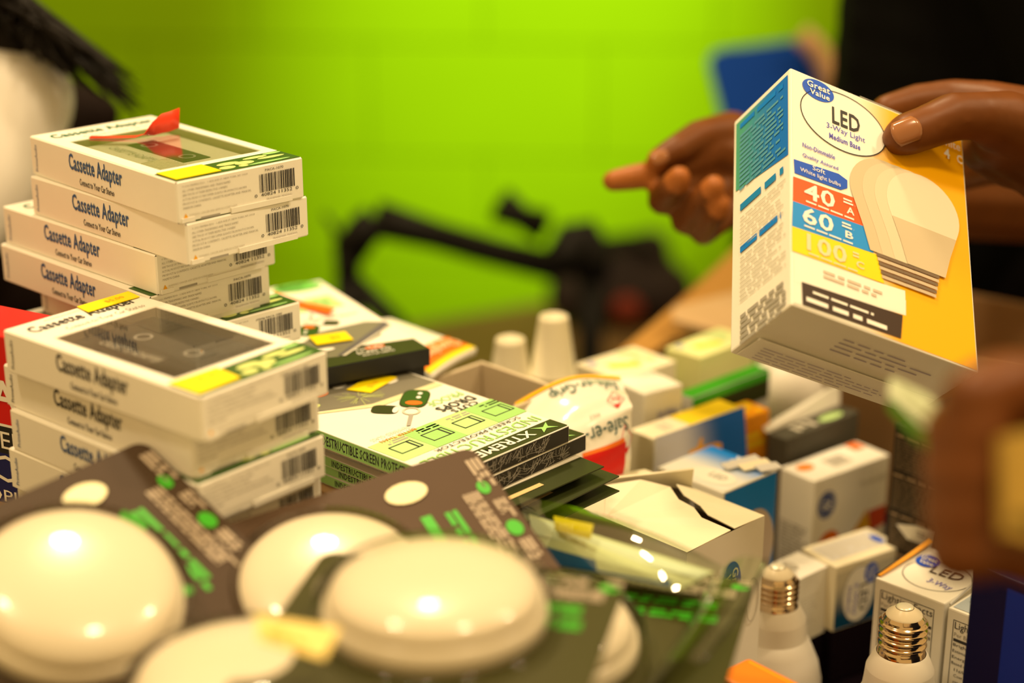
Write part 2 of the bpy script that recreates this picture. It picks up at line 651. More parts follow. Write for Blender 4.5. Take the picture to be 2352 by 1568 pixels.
def add_cassette(r, shell, ink, film=None):
    c = MB()
    top = FS['top']
    cx, cy = (WU0 + WU1) / 2, (WV0 + WV1) / 2
    o = top.p(cx, cy, -0.0085)
    c.box(o, (0.086, 0.058, 0.011), shell, bevel=0.002)
    f = F(o + Vector((-0.043, -0.029, 0.0055)), (1, 0, 0), (0, 1, 0))
    c.rect(f, 0.014, 0.022, 0.072, 0.040, DGREY if shell is not DGREY else BLACK, 0.0003)
    for u in (0.024, 0.062):
        c.ring(f, u, 0.031, 0.005, 0.005, 0.0014, INKGREY, 0.0005, 16)
    for k in range(9):
        c.box(o + Vector((0.016 + k * 0.0027, -0.018, 0.0058)), (0.0009, 0.018, 0.0008), shell)
    g = F(f.p(0.070, 0.018), (-1, 0, 0), (0, -1, 0))
    c.text(f, 'CASSETTE ADAPTER', 0.014, 0.010, 0.046, 0.0055, ink, 0.0006)
    c.build('cassette', r)
    m = MB()
    m.rect(top, WU0 - 0.001, WV0 - 0.001, WU1 + 0.001, WV1 + 0.001, film or clear('window_film', (0.97, 0.97, 0.95), 0.10, 0.06), 0.0004)
    m.build('window_film', r)


UTOP = [(-0.1950, 0.9530, -0.809), (-0.1947, 0.9528, -0.768), (-0.2172, 0.9720, -0.750), (-0.2205, 0.9700, -0.758), (-0.2030, 0.9760, -0.800),
        (-0.2140, 0.9760, -0.77), (-0.2110, 0.9760, -0.75), (-0.2120, 0.9750, -0.76)]
LTOP = [(-0.1744, 0.8193, -0.684), (-0.1800, 0.8370 - 0.008, -0.705), (-0.1772, 0.8230, -0.705), (-0.1804, 0.8264, -0.690), (-0.1780, 0.8250, -0.70)]
ORD = ['topmost', 'second', 'third', 'fourth', 'fifth', 'sixth', 'seventh', 'eighth']
blue_proto = cassette_box('x', False)
black_proto = cassette_box('x', True, True)


def place(proto, used, loc, rz, label):
    if not used:
        proto.location = loc
        proto.rotation_euler = (0, 0, rz)
        proto['label'] = label
        used.append(1)
        return proto
    return copy_tree(proto, loc, rz, label)


ub, uk = [], []
U1 = L1 = None
for i, (x, y, a) in enumerate(UTOP):
    z = CZ + RISE + BH * (len(UTOP) - 1 - i)
    what = ('white cassette adapter box with red tape, topmost of the taller rear stack' if i == 0 else
            'blue-lettered cassette adapter box, %s from the top of the taller rear stack' % ORD[i] if i < 4 else
            'black-lettered cassette adapter box, %s from the top of the taller rear stack' % ORD[i])
    if i < 4:
        o = place(blue_proto, ub, (x, y, z), a, what)
    else:
        o = place(black_proto, uk, (x, y, z), a, what)
    if i == 0:
        U1 = o
for i, (x, y, a) in enumerate(LTOP):
    z = CZ + RISE + BH * (len(LTOP) - 1 - i)
    what = ('white cassette adapter box with dark window and yellow stickers, topmost of the nearer stack' if i == 0 else
            '%s-lettered cassette adapter box, %s from the top of the nearer stack' % ('black' if i in (1, 4) else 'blue', ORD[i]))
    o = copy_tree(blue_proto if i in (2, 3) else black_proto, (x, y, z), a, what)
    if i == 0:
        L1 = o
U3 = [o for o in COL.objects if o.get('label', '').startswith('blue-lettered cassette adapter box, third')][0]
GLARESHELL = mat('film_glare_shell', (0.82, 0.78, 0.62), 0.4)  # shell colour made pale to imitate the wall reflected in the window film
add_cassette(U1, GLARESHELL, INKGREY, clear('shiny_window_film', (0.97, 0.97, 0.95), 0.25, 0.10))
add_cassette(L1, mat('dark_cassette_shell', (0.045, 0.038, 0.03), 0.35), INKLIGHT)
add_cassette(U3, DGREY, INKLIGHT)
top = FS['top']
s = MB(); s.slab([top.p(u, v, 0.0009) for u, v in ((0.129, 0.002), (0.1475, 0.002), (0.1475, 0.030), (0.129, 0.030))], 0.0004, YELLOW)
s.build('price_sticker', U1)
s = MB(); s.slab([top.p(u, v, 0.0009) for u, v in ((0.126, 0.0015), (0.1475, 0.0015), (0.1465, 0.028), (0.1275, 0.030))], 0.0004, YELLOW)
s.text(F(top.p(0.136, 0.012, 0), (0, 1, 0), (-1, 0, 0)), '$5.00', 0, 0, 0.012, 0.004, AMBER, 0.0011)
s.build('price_sticker', L1)
s = MB(); s.slab([top.p(u, v, 0.0009) for u, v in ((0.0005, 0.046), (0.0125, 0.044), (0.0125, 0.078), (0.0005, 0.080))], 0.0004, YELLOW)
s.text(F(top.p(0.0085, 0.060, 0), (0, 1, 0), (-1, 0, 0)), '$5.00', 0, 0, 0.012, 0.004, AMBER, 0.0011)
s.build('price_sticker', L1)
# red tape: a flat run over the near edge of the window and a curled free end
tp = MB()
path = [(0.031, 0.021, 0.0012, 0), (0.041, 0.0305, 0.0014, 0), (0.050, 0.0395, 0.0018, 0), (0.0525, 0.044, 0.0026, 0.25), (0.053, 0.049, 0.0052, 0.7), (0.0525, 0.055, 0.0072, 0.95), (0.052, 0.061, 0.0074, 1), (0.052, 0.0675, 0.0086, 1)]
vs = []
for i, (u, v, h, k) in enumerate(path):
    hw = 0.0026 + 0.0034 * k
    base = top.p(u, v, h)
    side = (Vector((0.72, -0.69, 0)) * (1 - k) + Vector((0.15, 0, 1)) * k).normalized()
    vs += [base - side * hw, base + side * hw]
tp.add(vs, [(2 * i, 2 * i + 1, 2 * i + 3, 2 * i + 2) for i in range(len(path) - 1)], TAPE)
to = tp.build('tape_strip', U1, True)
sm = to.modifiers.new('thickness', 'SOLIDIFY'); sm.thickness = 0.0003

# red and navy package at the left edge
loc, yaw, L, W, H = upright((-300, 690), (28, 778), (112, 722), -0.302, RISE)
r = thing('red_package', 'red package with navy lower band at the left edge beside the nearer stack', 'box', loc=loc, rz=yaw)
MB().box((0, 0, H / 2), (L, W, H), RED, bevel=0.001).build('carton', r)
f = faces(L, W, H)['front']
m = MB()
m.rect(f, 0.001, 0.0, L - 0.001, 0.030, NAVY)
m.rect(f, 0.001, 0.030, L - 0.001, 0.046, BLACK)
m.rect(f, 0.001, 0.046, L - 0.001, 0.0475, WHITEINK)
m.text(f, 'PANNEL', L - 0.062, 0.033, 0.062, 0.010, WHITEINK, 0.0004)
m.text(f, 'PRO', L - 0.058, 0.013, 0.056, 0.016, WHITEINK, 0.0004)
m.text(f, 'COPI\u00c8', L - 0.040, 0.001, 0.040, 0.009, WHITEINK, 0.0004)
m.text(f, 'VISTA', L - 0.070, 0.056, 0.069, 0.017, WHITEINK, 0.0004, True)
m.build('front_print', r)

# ------------------------------------------------------------------ screen protector boxes
SL, SW, SH = 0.147, 0.097, 0.0098


def key_fob(m, f, u, v, s=1.0, ang=0.64):
    g = f.turn(u, v, ang)
    def rr(cx, cy, hw, hh, e=0.55):
        return [(cx + hw * s * math.copysign(abs(math.cos(q)) ** e, math.cos(q)), cy + hh * s * math.copysign(abs(math.sin(q)) ** e, math.sin(q))) for q in [2 * math.pi * k / 32 for k in range(32)]]
    m.shape(g, rr(0, 0, 0.0085, 0.0145), OLIVEDK, 0.0004)
    m.shape(g, rr(0, 0, 0.0078, 0.0135), LEAFDK, 0.0005)
    m.disc(g, 0.0005 * s, -0.0078 * s, 0.0052 * s, 0.0034 * s, ORANGE, 0.0007, 18)
    for q in (0.0015, 0.0080):
        m.disc(g, 0.002 * s, q * s, 0.0015 * s, 0.0020 * s, WHITEINK, 0.0007, 10)
    m.shape(g, rr(-0.0150 * s, -0.0195 * s, 0.0080, 0.0065), OLIVEDK, 0.0005)
    m.disc(g, -0.0085 * s, -0.0200 * s, 0.0018 * s, 0.0050 * s, WHITEINK, 0.0007, 12)
    m.ring(g, 0.001 * s, -0.0205 * s, 0.0055 * s, 0.0060 * s, 0.0014 * s, INKLIGHT, 0.0005, 18)
    m.shape(g, [(0.0005 * s, -0.026 * s), (0.0030 * s, -0.026 * s), (0.0040 * s, -0.043 * s), (0.0018 * s, -0.044 * s)], INKGREY, 0.0006)


def protector_box(label, L=SL, W=SW, H=SH, side='green', front_art=True, black=False, tab=False):
    r = thing('screen_protector_box', label, 'box', group='screen protector boxes')
    fc = faces(L, W, H)
    MB().box((0, 0, H / 2), (L, W, H), BLACK if black else WHITE, bevel=0.0005).build('carton', r)
    f = fc['front']
    m = MB()
    if side == 'green':
        m.rect(f, 0.0006, 0.0006, L - 0.0006, H - 0.0004, MINT)
        m.text(f, 'INDESTRUCTIBLE SCREEN PROTECTOR', 0.049, H * 0.20, 0.075, H * 0.60, INK, bold=True)
    elif side == 'beige':
        m.rect(f, 0.0006, 0.0006, L - 0.0006, H - 0.0004, mat('beige_print', (0.50, 0.42, 0.26), 0.5))
        m.text(f.turn(L - 0.02, H * 0.8, math.pi), 'INDESTRUCTIBLE SCREEN PROTECTOR', 0, 0, 0.105, 0.0056, INK)
        for k in range(7):
            m.rect(f.turn(0.008 + k * 0.005, 0.001, 1.0), 0, 0, 0.008, 0.0003, INK)
    m.build('side_print', r)
    # short end with a fine crackle print
    e = MB()
    f = fc['right']
    e.rect(f, 0.0006, 0.0006, W - 0.0006, H - 0.0004, BLACK if black else DGREY)
    rr = random.Random(int(L * 1e5) + len(label))
    for k in range(0 if black else 120):
        u, v, a = rr.uniform(0.002, W * 0.8), rr.uniform(0.001, H - 0.004), rr.uniform(0, 3.14)
        l = rr.uniform(0.003, 0.008)
        u2, v2 = u + l * math.cos(a), min(H - 0.0008, max(0.0008, v + l * math.sin(a)))
        e.shape(f, [(u, v), (u + 0.0003, v - 0.0003), (u2 + 0.0003, v2 - 0.0003), (u2, v2)], INKGREY, 0.0004)
    e.build('end_print', r)
    if front_art:
        top = fc['top']
        k = L / SL
        a = MB()
        a.rect(top, 0.001, 0.001, 0.012 * k, W - 0.001, OLIVEDK)
        a.shape(top, [(0.006, 0.004), (0.026, 0.010), (0.044, 0.046), (0.046, W - 0.002), (0.006, W - 0.002)], mat('grey_phone_photo', (0.20, 0.19, 0.15), 0.35), 0.0003)
        a.shape(top, [(0.026, 0.006), (0.030, 0.010), (0.050, 0.046), (0.052, W - 0.002), (0.046, W - 0.002), (0.044, 0.046)], mat('pale_yellow_print', (0.70, 0.66, 0.42), 0.4), 0.0003)
        for q in range(26):
            an = rr.uniform(0, 6.28); l = rr.uniform(0.006, 0.016)
            fr = top.turn(0.031, 0.048, an)
            a.rect(fr, 0.002, 0, l, 0.0003, LIMEPALE, 0.0005)
        for (u, v, mm) in ((0.012, 0.036, ORANGE), (0.010, 0.052, WHITEINK), (0.009, 0.066, WHITEINK), (0.008, 0.080, WHITEINK), (0.026, 0.078, WHITEINK), (0.023, 0.020, LIMEPALE)):
            a.disc(top, u, v, 0.0028, 0.0050, mm, 0.0005, 16)
        a.rect(top, 0.088 * k, 0.001, 0.116 * k, W - 0.001, MINT2)
        for q in range(4):
            v0 = 0.006 + q * 0.024
            if q % 2:
                a.rect(top, 0.088 * k, v0 - 0.004, 0.116 * k, v0 + 0.019, MINT, 0.0003)
            a.frame(top, 0.0975 * k, v0 + 0.001, 0.1085 * k, v0 + 0.017, 0.0006, INK, 0.0005)
            a.rect(top, 0.0975 * k, v0 + 0.0135, 0.1085 * k, v0 + 0.0145, INK, 0.0005)
            a.words(F(top.p(0.0895 * k, v0 + 0.019), (0, -1, 0), (1, 0, 0)), 0, 0.001, 0.016, 0.006, 2, INKGREY, q)
        fr = F(top.p(0.1330 * k, W - 0.004), (0, -1, 0), (1, 0, 0))
        fr = F(top.p(0.0, W), (0, -1, 0), (1, 0, 0))
        a.text(fr, 'SCREEN PROTECTOR', 0.010, 0.1174 * k, 0.066, 0.0034, INK, 0.0005)
        a.text(fr, 'INDESTRUCTIBLE', 0.004, 0.1226 * k, 0.088, 0.0082, MINT, 0.0005)
        a.rect(top, 0.1335 * k, 0.0006, L - 0.0006, W - 0.0006, OLIVEDK, 0.0003)
        a.text(fr, 'XTREME', 0.022, 0.1358 * k, 0.044, 0.0074, WHITEINK, 0.0006, True)
        a.shape(fr, [(0.006, 0.1350 * k), (0.0125, 0.1388 * k), (0.019, 0.1350 * k), (0.0150, 0.1400 * k), (0.018, 0.1445 * k), (0.012, 0.1412 * k), (0.006, 0.1445 * k), (0.0095, 0.1398 * k)], MINT, 0.0006)
        # damage-proof wording and key fob picture, read from the back long edge
        fr2 = F(top.p(0.079 * k, W - 0.005), (0, -1, 0), (1, 0, 0))
        a.text(fr2, 'DROPS', 0.0, -0.004, 0.028, 0.0075, INK, 0.0005, True)
        a.text(fr2, 'CUTS', 0.004, 0.0045, 0.020, 0.0050, INK, 0.0005, True)
        a.text(fr2, 'PROOF', 0.0, -0.0135, 0.026, 0.0070, MINT, 0.0005)
        a.text(F(top.p(0.085 * k, 0.036), (0, -1, 0), (1, 0, 0)), 'BETTER THAN', 0.0, 0.002, 0.026, 0.0032, ORANGE, 0.0005)
        a.text(F(top.p(0.085 * k, 0.036), (0, -1, 0), (1, 0, 0)), 'TEMPERED GLASS', 0.0, -0.003, 0.028, 0.0032, INKLIGHT, 0.0005)
        key_fob(a, top, 0.056 * k, 0.068, 0.95)
        a.build('front_print', r)
    if tab:
        # hang tab sticking out of the far end, with a slot
        tb = MB()
        z = H * 0.92
        y0, y1 = 0.004, W / 2 + 0.018
        x0, x1 = L / 2 - 0.004, L / 2 + tab
        tb.slab([(x0, -W / 2 + 0.005, z), (x1, -W / 2 + 0.012, z), (x1, W / 2 - 0.001, z), (x0, W / 2, z)], 0.0007, OLIVEDK)
        fr = F((L / 2 + 0.008, -0.024, z), (0, 1, 0), (-1, 0, 0))
        tb.rect(fr, 0, -0.0035, 0.030, 0.0, mat('cut_board_edge', (0.62, 0.46, 0.22), 0.6), 0.0004)
        tb.build('hang_tab', r)
    return r


spc, spy = (-0.0556, 0.9004), -0.740
z0 = CZ + RISE
p1 = protector_box('white and mint screen protector box with yellow sticker, topmost of the nearer protector stack')
p1.location = (*spc, z0 + 0.0300); p1.rotation_euler = (0, 0, spy)
top = faces(SL, SW, SH)['top']
s = MB(); s.slab([top.p(u, v, 0.0012) for u, v in ((0.018, 0.050), (0.032, 0.056), (0.025, 0.084), (0.011, 0.078))], 0.0004, YELLOW)
s.text(top.turn(0.027, 0.062, 1.9), '$3.0', 0, 0, 0.010, 0.004, AMBER, 0.0014)
s.build('price_sticker', p1)
p2 = protector_box('screen protector box with upside-down beige side print, second of the nearer protector stack', side='beige', front_art=True)
p2.location = (spc[0] + 0.0098, spc[1] + 0.0107, z0 + 0.0201); p2.rotation_euler = (0, 0, spy + 0.01)
for k, (dx, dy, dr, ext, lab) in enumerate(((0.007, 0.006, -0.02, 0.018, 'third of the nearer protector stack'), (0.010, 0.008, 0.02, 0.024, 'fourth of the nearer protector stack'), (0.008, 0.009, -0.01, 0.028, 'lowest of the nearer protector stack'))):
    o = protector_box('flat screen protector box with black hang tab, ' + lab, H=0.0064, side='green', front_art=False, tab=ext)
    o.location = (spc[0] + dx, spc[1] + dy, z0 + 0.0002 + 0.0066 * (2 - k)); o.rotation_euler = (0, 0, spy + dr)

# rear stack, its short end towards the camera
RZT = -0.345
ca, cbk, cc = atz(988, 797, RZT), atz(735, 640, RZT), atz(757, 843, RZT)
dl = (cbk - ca); RL = dl.length; dl.normalize()
dw = Vector((-dl.y, dl.x, 0))                # to the left of the long edge
RW = 0.075
cen = ca + dl * RL / 2 + dw * RW / 2
ryaw = math.atan2(-dl.y, -dl.x)              # local +x points at the camera end
names = ['black-edged screen protector box with video code strip, topmost of the rear protector stack'] + \
        ['black screen protector box, %s of the rear protector stack' % ORD[k] for k in (1, 2, 3, 4)]
for i in range(5):
    o = protector_box(names[i], RL, RW, 0.0105, side='none', front_art=False, black=(True))
    o.location = (cen.x - (0.004 * i if i < 2 else 0.006), cen.y + (0.003 * i), z0 + 0.0108 * (4 - i) + 0.0002)
    o.rotation_euler = (0, 0, ryaw + (0.02 * (i % 3) - 0.01 if i else 0))
    if i == 0:
        tpf = faces(RL, RW, 0.0105)['top']
        a = MB()
        f = F(tpf.p(0, 0), (0, 1, 0), (-1, 0, 0))            # reads from the camera end: u across, v away
        def Q(u, v): return (u, -RL + v)
        a.shape(f, [Q(0.0005, 0.032), Q(RW - 0.0005, 0.020), Q(RW - 0.0005, RL - 0.0005), Q(0.0005, RL - 0.0005)], WHITE, 0.0003)
        a.shape(f, [Q(0.0005, 0.0005), Q(RW - 0.0005, 0.0005), Q(RW - 0.0005, 0.021), Q(RW - 0.030, 0.024), Q(0.02, 0.018), Q(0.0005, 0.026)], OLIVEDK, 0.0004)
        a.shape(f, [Q(0.002, 0.018), Q(0.022, 0.014), Q(0.060, 0.036), Q(RW - 0.002, 0.058), Q(RW - 0.012, 0.064), Q(0.030, 0.060), Q(0.006, 0.040)], mat('grey_phone_photo', (0.2, 0.19, 0.15)), 0.0005)
        a.shape(f, [Q(0.022, 0.016), Q(0.026, 0.014), Q(RW - 0.001, 0.052), Q(RW - 0.002, 0.058)], mat('slate_print', (0.12, 0.11, 0.14), 0.4), 0.0006)
        a.shape(f, [Q(0.024, 0.014), Q(0.026, 0.013), Q(RW - 0.001, 0.049), Q(RW - 0.001, 0.051)], INKLIGHT, 0.0007)
        for (u, v, mm) in ((0.006, 0.022, ORANGE), (0.016, 0.028, WHITEINK), (0.000, 0.024, LIMEPALE)):
            a.disc(f, u + 0.004, -RL + v, 0.006, 0.0026, mm, 0.0008, 16)
        a.text(f, 'You', 0.034, -RL + 0.0165, 0.007, 0.0034, WHITEINK, 0.0008, True)
        a.disc(f, 0.0475, -RL + 0.0182, 0.0065, 0.0028, ORANGE, 0.0007, 18)
        a.text(f, 'Tube', 0.0425, -RL + 0.0165, 0.010, 0.0034, WHITEINK, 0.0009, True)
        a.text(f, 'SCAN TO', 0.033, -RL + 0.0105, 0.022, 0.0038, WHITEINK, 0.0008, True)
        a.text(f, 'WATCH DEMO', 0.034, -RL + 0.0060, 0.021, 0.0028, WHITEINK, 0.0008)
        key_fob(a, f, 0.026, -RL + 0.066, 0.75, 2.6)
        for (u, v) in ((0.012, 0.112), (0.034, 0.112), (0.056, 0.112), (0.014, 0.088)):
            a.rect(f, u - 0.009, -RL + v - 0.012, u + 0.010, -RL + v + 0.012, MINT2, 0.0005)
            a.words(f, u - 0.006, -RL + v - 0.009, u + 0.006, -RL + v + 0.008, 5, MINT, int(u * 1e4), 0.0007)
        a.words(f, 0.036, -RL + 0.080, 0.068, -RL + 0.084, 2, INKLIGHT, 5, 0.0006)
        a.build('front_print', o)
        a = MB(); a.disc(f, 0.055, -RL + 0.149, 0.017, 0.0085, mat('green_round_sticker', (0.16, 0.55, 0.10), 0.4), 0.0008)
        a.words(f, 0.042, -RL + 0.146, 0.062, -RL + 0.154, 3, LEAFDK, 9, 0.0010)
        a.build('round_sticker', o)
        a = MB(); a.slab([f.p(u, -RL + v, 0.0018) for u, v in ((0.018, 0.036), (0.041, 0.034), (0.043, 0.050), (0.020, 0.053))], 0.0004, YELLOW)
        a.text(f, '$3', 0.030, -RL + 0.040, 0.006, 0.005, AMBER, 0.0020)
        a.build('price_sticker', o)
        a = MB()
        P0, P1, P2 = f.p(-0.004, -RL + 0.134, 0.0024), f.p(0.020, -RL + 0.106, 0.0016), f.p(0.044, -RL + 0.082, 0.0030)
        sd = Vector((dl.x, dl.y, 0)) * 0.0042
        a.add([P0 - sd * 0, P0, P1, P2, P2, P1], [], TAPE)
        q = [f.p(0.030, -RL + 0.142, 0.0012), f.p(0.0385, -RL + 0.110, 0.0012), f.p(0.0475, -RL + 0.084, 0.0030), f.p(0.0545, -RL + 0.089, 0.0034), f.p(0.0455, -RL + 0.115, 0.0016), f.p(0.0365, -RL + 0.146, 0.0014)]
        a2 = MB(); a2.slab(q[:2] + q[4:], 0.0003, mat('orange_tape', (0.85, 0.14, 0.01), 0.4)); a2.slab(q[1:5], 0.0003, MATS['orange_tape'])
        a2.build('tape_strip', o)

# ------------------------------------------------------------------ open chipboard tray, cleaning pack, cups
loc, yaw, L, W, H = upright((960, 878), (1150, 948), (1296, 892), -0.378, TABLE)
r = thing('chipboard_tray', 'open grey chipboard tray behind the nearer screen protector stack', 'tray', loc=loc, rz=yaw)
tk = 0.003
MB().box((0, 0, 0.0015), (L, W, 0.003), CHIP).build('tray_floor', r)
for (cx_, cy_, sx_, sy_) in ((0, -W / 2 + tk / 2, L, tk), (0, W / 2 - tk / 2, L, tk), (-L / 2 + tk / 2, 0, tk, W - 2 * tk), (L / 2 - tk / 2, 0, tk, W - 2 * tk)):
    MB().box((cx_, cy_, H / 2), (sx_, sy_, H), CHIP, bevel=0.0008).build('tray_wall', r)

# flat white pack with an orange end, bowed a little
r = thing('flat_packet', 'flat white packet with orange lettered end beside the rear protector stack', 'packet')
PKT = {}
def packet_pt(u, v, h=0.0):
    """u across the orange end (0 near the stack, 1 outer corner), v back from that end."""
    nr = Vector((-dw.x, -dw.y, 0))
    o = Vector((ca.x, ca.y, CZ - 0.3735))
    q = lambda al, n_, z: o + dl * al + nr * n_ + Vector((0, 0, z))
    A_, B_, B2, A2 = q(0.018, 0.009, 0.003), q(0.062, 0.066, -0.003), q(0.126, 0.036, 0.004), q(0.112, 0.009, 0.006)
    p = (A_ * (1 - u) + B_ * u) * (1 - v) + (A2 * (1 - u) + B2 * u) * v
    return p + Vector((0, 0, 0.0018 * math.sin(math.pi * u) + h))
def packet_patch(m, u0, u1, v0, v1, mm, h, n=8):
    vs = [packet_pt(u0 + (u1 - u0) * i / n, v0 + (v1 - v0) * j / n, h) for j in range(n + 1) for i in range(n + 1)]
    m.add(vs, [(j * (n + 1) + i, j * (n + 1) + i + 1, (j + 1) * (n + 1) + i + 1, (j + 1) * (n + 1) + i) for j in range(n) for i in range(n)], mm)
m = MB(); packet_patch(m, 0, 1, 0, 1, WHITE, 0)
o = m.build('packet_sheet', r, True)
sm = o.modifiers.new('thickness', 'SOLIDIFY'); sm.thickness = 0.005; sm.offset = -1
m = MB(); packet_patch(m, 0.01, 0.99, 0.01, 0.08, YELLOWINK, 0.0006); packet_patch(m, 0.01, 0.99, 0.08, 0.34, ORANGE, 0.0006); m.build('end_print', r, True)
m = MB()
vs, fs = text_geo('Charging', True)
m.add([packet_pt(0.92 - 0.70 * x, 0.29 - 0.18 * y, 0.0022) for x, y in vs], fs, mat('pale_peach_ink', (0.88, 0.62, 0.38), 0.5))
m.build('end_lettering', r)


def cup(label, px, py, d, stack):
    b = at(px, py, d)
    base = b.z - 0.050
    r = thing('plastic_cup', label, 'cup', loc=(b.x, b.y, base), group='upturned white plastic cups')
    m = MB()
    prof = [(0.0185, 0.0), (0.0185, 0.0015), (0.0168, 0.002), (0.0105, 0.0470), (0.0100, 0.0492), (0.0085, 0.050), (0.0072, 0.0496), (0.0068, 0.0480)]
    m.lathe(prof, mat('milky_cup_plastic', (0.80, 0.74, 0.56), 0.3, sub=0.0), n=32)
    m.build('cup_wall', r, True)
    m = MB(); m.lathe([(0.0166, 0.006), (0.0174, 0.0065), (0.0174, 0.0085), (0.0164, 0.009)], MATS['milky_cup_plastic'], n=32, cap=False)
    m.build('rim_ring', r, True)
    return r


cup('tall upturned white cup on top of its stack behind the chipboard tray', 1272, 724, 1.20, 2)
c = cup('upturned white cup nested below the tall white cup', 1272, 724, 1.20, 1)
c.location.z -= 0.022
c.scale = (1.12, 1.12, 1.0)
cup('shorter upturned white cup left of the tall white cup', 1172, 776, 1.20, 1)
q1, q2 = at(1172, 776, 1.20), at(1272, 724, 1.20)
H = min(q1.z, q2.z) - 0.050 - 0.0222 - (CZ + TABLE)
r = thing('white_carton', 'small plain white carton carrying the upturned white cups', 'carton', loc=((q1.x + q2.x) / 2, (q1.y + q2.y) / 2, CZ + TABLE), rz=0.1)
MB().box((0, 0, H / 2), (0.078, 0.05, H), CREAM, bevel=0.001).build('carton_body', r)
MB().rect(faces(0.078, 0.05, H)['top'], 0.004, 0.024, 0.074, 0.025, INKLIGHT).build('flap_seam', r)

# ------------------------------------------------------------------ puffy white bag with inverted lettering
r = thing('plastic_bag', 'puffy white plastic bag with yellow top edge and red lower corner, lettered Safe-er-Grip', 'bag')
BT = [at(1190, 920, 1.03), at(1290, 868, 1.05), at(1385, 850, 1.06), at(1418, 862, 1.055)]      # top seam
def bag_pt(s, v):
    """s across, v from the top seam (0) over the slanted upper face (1) down the front (2)."""
    tl, tr = at(1180, 930, 1.045), at(1425, 868, 1.07)
    ml, mr = at(1262, 1002, 1.005), at(1452, 935, 1.03)
    bl, br = at(1285, 1160, 1.01), at(1446, 1110, 1.035)
    if v <= 1:
        p = (tl * (1 - v) + ml * v) * (1 - s) + (tr * (1 - v) + mr * v) * s
        p = p + Vector((0, 0, 1)) * (0.008 * math.sin(math.pi * s) * (1 - v) + 0.004 * math.sin(math.pi * v) * math.sin(math.pi * s))
    else:
        q = v - 1
        p = (ml * (1 - q) + bl * q) * (1 - s) + (mr * (1 - q) + br * q) * s
        p = p + Vector((0.45, -0.85, 0.1)) * (0.008 * math.sin(math.pi * q) * math.sin(math.pi * s) ** 0.6)
    k = 0.0011 * math.sin(9 * s + 5 * v) * math.sin(13 * v - 4 * s)
    return p + Vector((0.3, -0.6, 0.6)) * k
bagm = mat('white_bag_film', (0.84, 0.81, 0.74), 0.22, noise=0.02, coat=0.4)
m = MB(); NS, NV = 24, 40
vs = [bag_pt(i / NS, 2 * j / NV) for j in range(NV + 1) for i in range(NS + 1)]
back = []
for j in range(NV + 1):
    for i in range(NS + 1):
        s_, v_ = i / NS, 2 * j / NV
        p = bag_pt(s_, v_)
        edge = min(s_, 1 - s_, v_ / 2) * 12
        back.append(p + Vector((-0.30, 0.62, -0.55)) * (0.014 * min(1, edge)))
K = (NS + 1) * (NV + 1)
fs = [(j * (NS + 1) + i, (j + 1) * (NS + 1) + i, (j + 1) * (NS + 1) + i + 1, j * (NS + 1) + i + 1) for j in range(NV) for i in range(NS)]
m.add(vs + back, fs + [tuple(K + q for q in f_[::-1]) for f_ in fs], bagm)
m.build('bag_film', r, True)
def bag_print(fn, mm, name, h=0.0007):
    pass
def bag_patch(m, s0, v0, s1, v1, mm, n=14, h=0.0009):
    vs, fs = [], []
    for j in range(n + 1):
        for i in range(n + 1):
            s_, v_ = s0 + (s1 - s0) * i / n, v0 + (v1 - v0) * j / n
            e1 = bag_pt(s_ + 0.01, v_) - bag_pt(s_, v_); e2 = bag_pt(s_, v_ - 0.01) - bag_pt(s_, v_)
            vs.append(bag_pt(s_, v_) + e1.cross(e2).normalized() * h)
    for j in range(n):
        for i in range(n):
            a_ = j * (n + 1) + i
            fs.append((a_, a_ + n + 1, a_ + n + 2, a_ + 1))
    m.add(vs, fs, mm)
def bag_text(m, string, s0, v0, s1, v1, mm, h=0.0010, bold=False):
    """Text on the bag; running from s0,v0 (start of baseline) so that it can stand upside down."""
    vs, fs = text_geo(string, bold)
    out = []
    for x, y in vs:
        s_, v_ = s0 + (s1 - s0) * x, v0 + (v1 - v0) * y
        e1 = bag_pt(s_ + 0.01, v_) - bag_pt(s_, v_); e2 = bag_pt(s_, v_ - 0.01) - bag_pt(s_, v_)
        out.append(bag_pt(s_, v_) + e1.cross(e2).normalized() * h)
    m.add(out, fs, mm)
m = MB(); bag_patch(m, 0.01, 0.0, 0.99, 0.09, mat('yellow_orange_print', (0.90, 0.45, 0.01), 0.35)); m.build('yellow_edge', r, True)
m = MB(); bag_patch(m, 0.30, 1.38, 0.86, 1.98, RED); bag_patch(m, 0.30, 1.33, 0.84, 1.38, ORANGE); m.build('red_panel', r, True)
m = MB()
TEALINK = mat('dark_teal_ink', (0.02, 0.10, 0.11), 0.4)
bag_text(m, 'Safe-er-Grip', 0.93, 0.12, 0.26, 0.46, TEALINK)
m.build('bag_lettering', r); m = MB()
bag_text(m, 'Safe-er-Grip', 0.93, 1.01, 0.05, 1.25, TEALINK)
m.build('bag_lettering', r); m = MB()
bag_text(m, '4063', 0.62, 0.92, 0.50, 0.98, INKGREY)
m.build('bag_number', r)
m = MB()
def bag_poly(m, pts, mm, h=0.0010):
    out = []
    for s_, v_ in pts:
        e1 = bag_pt(s_ + 0.01, v_) - bag_pt(s_, v_); e2 = bag_pt(s_, v_ - 0.01) - bag_pt(s_, v_)
        out.append(bag_pt(s_, v_) + e1.cross(e2).normalized() * h)
    m.add(out, [tuple(range(len(out)))], mm)
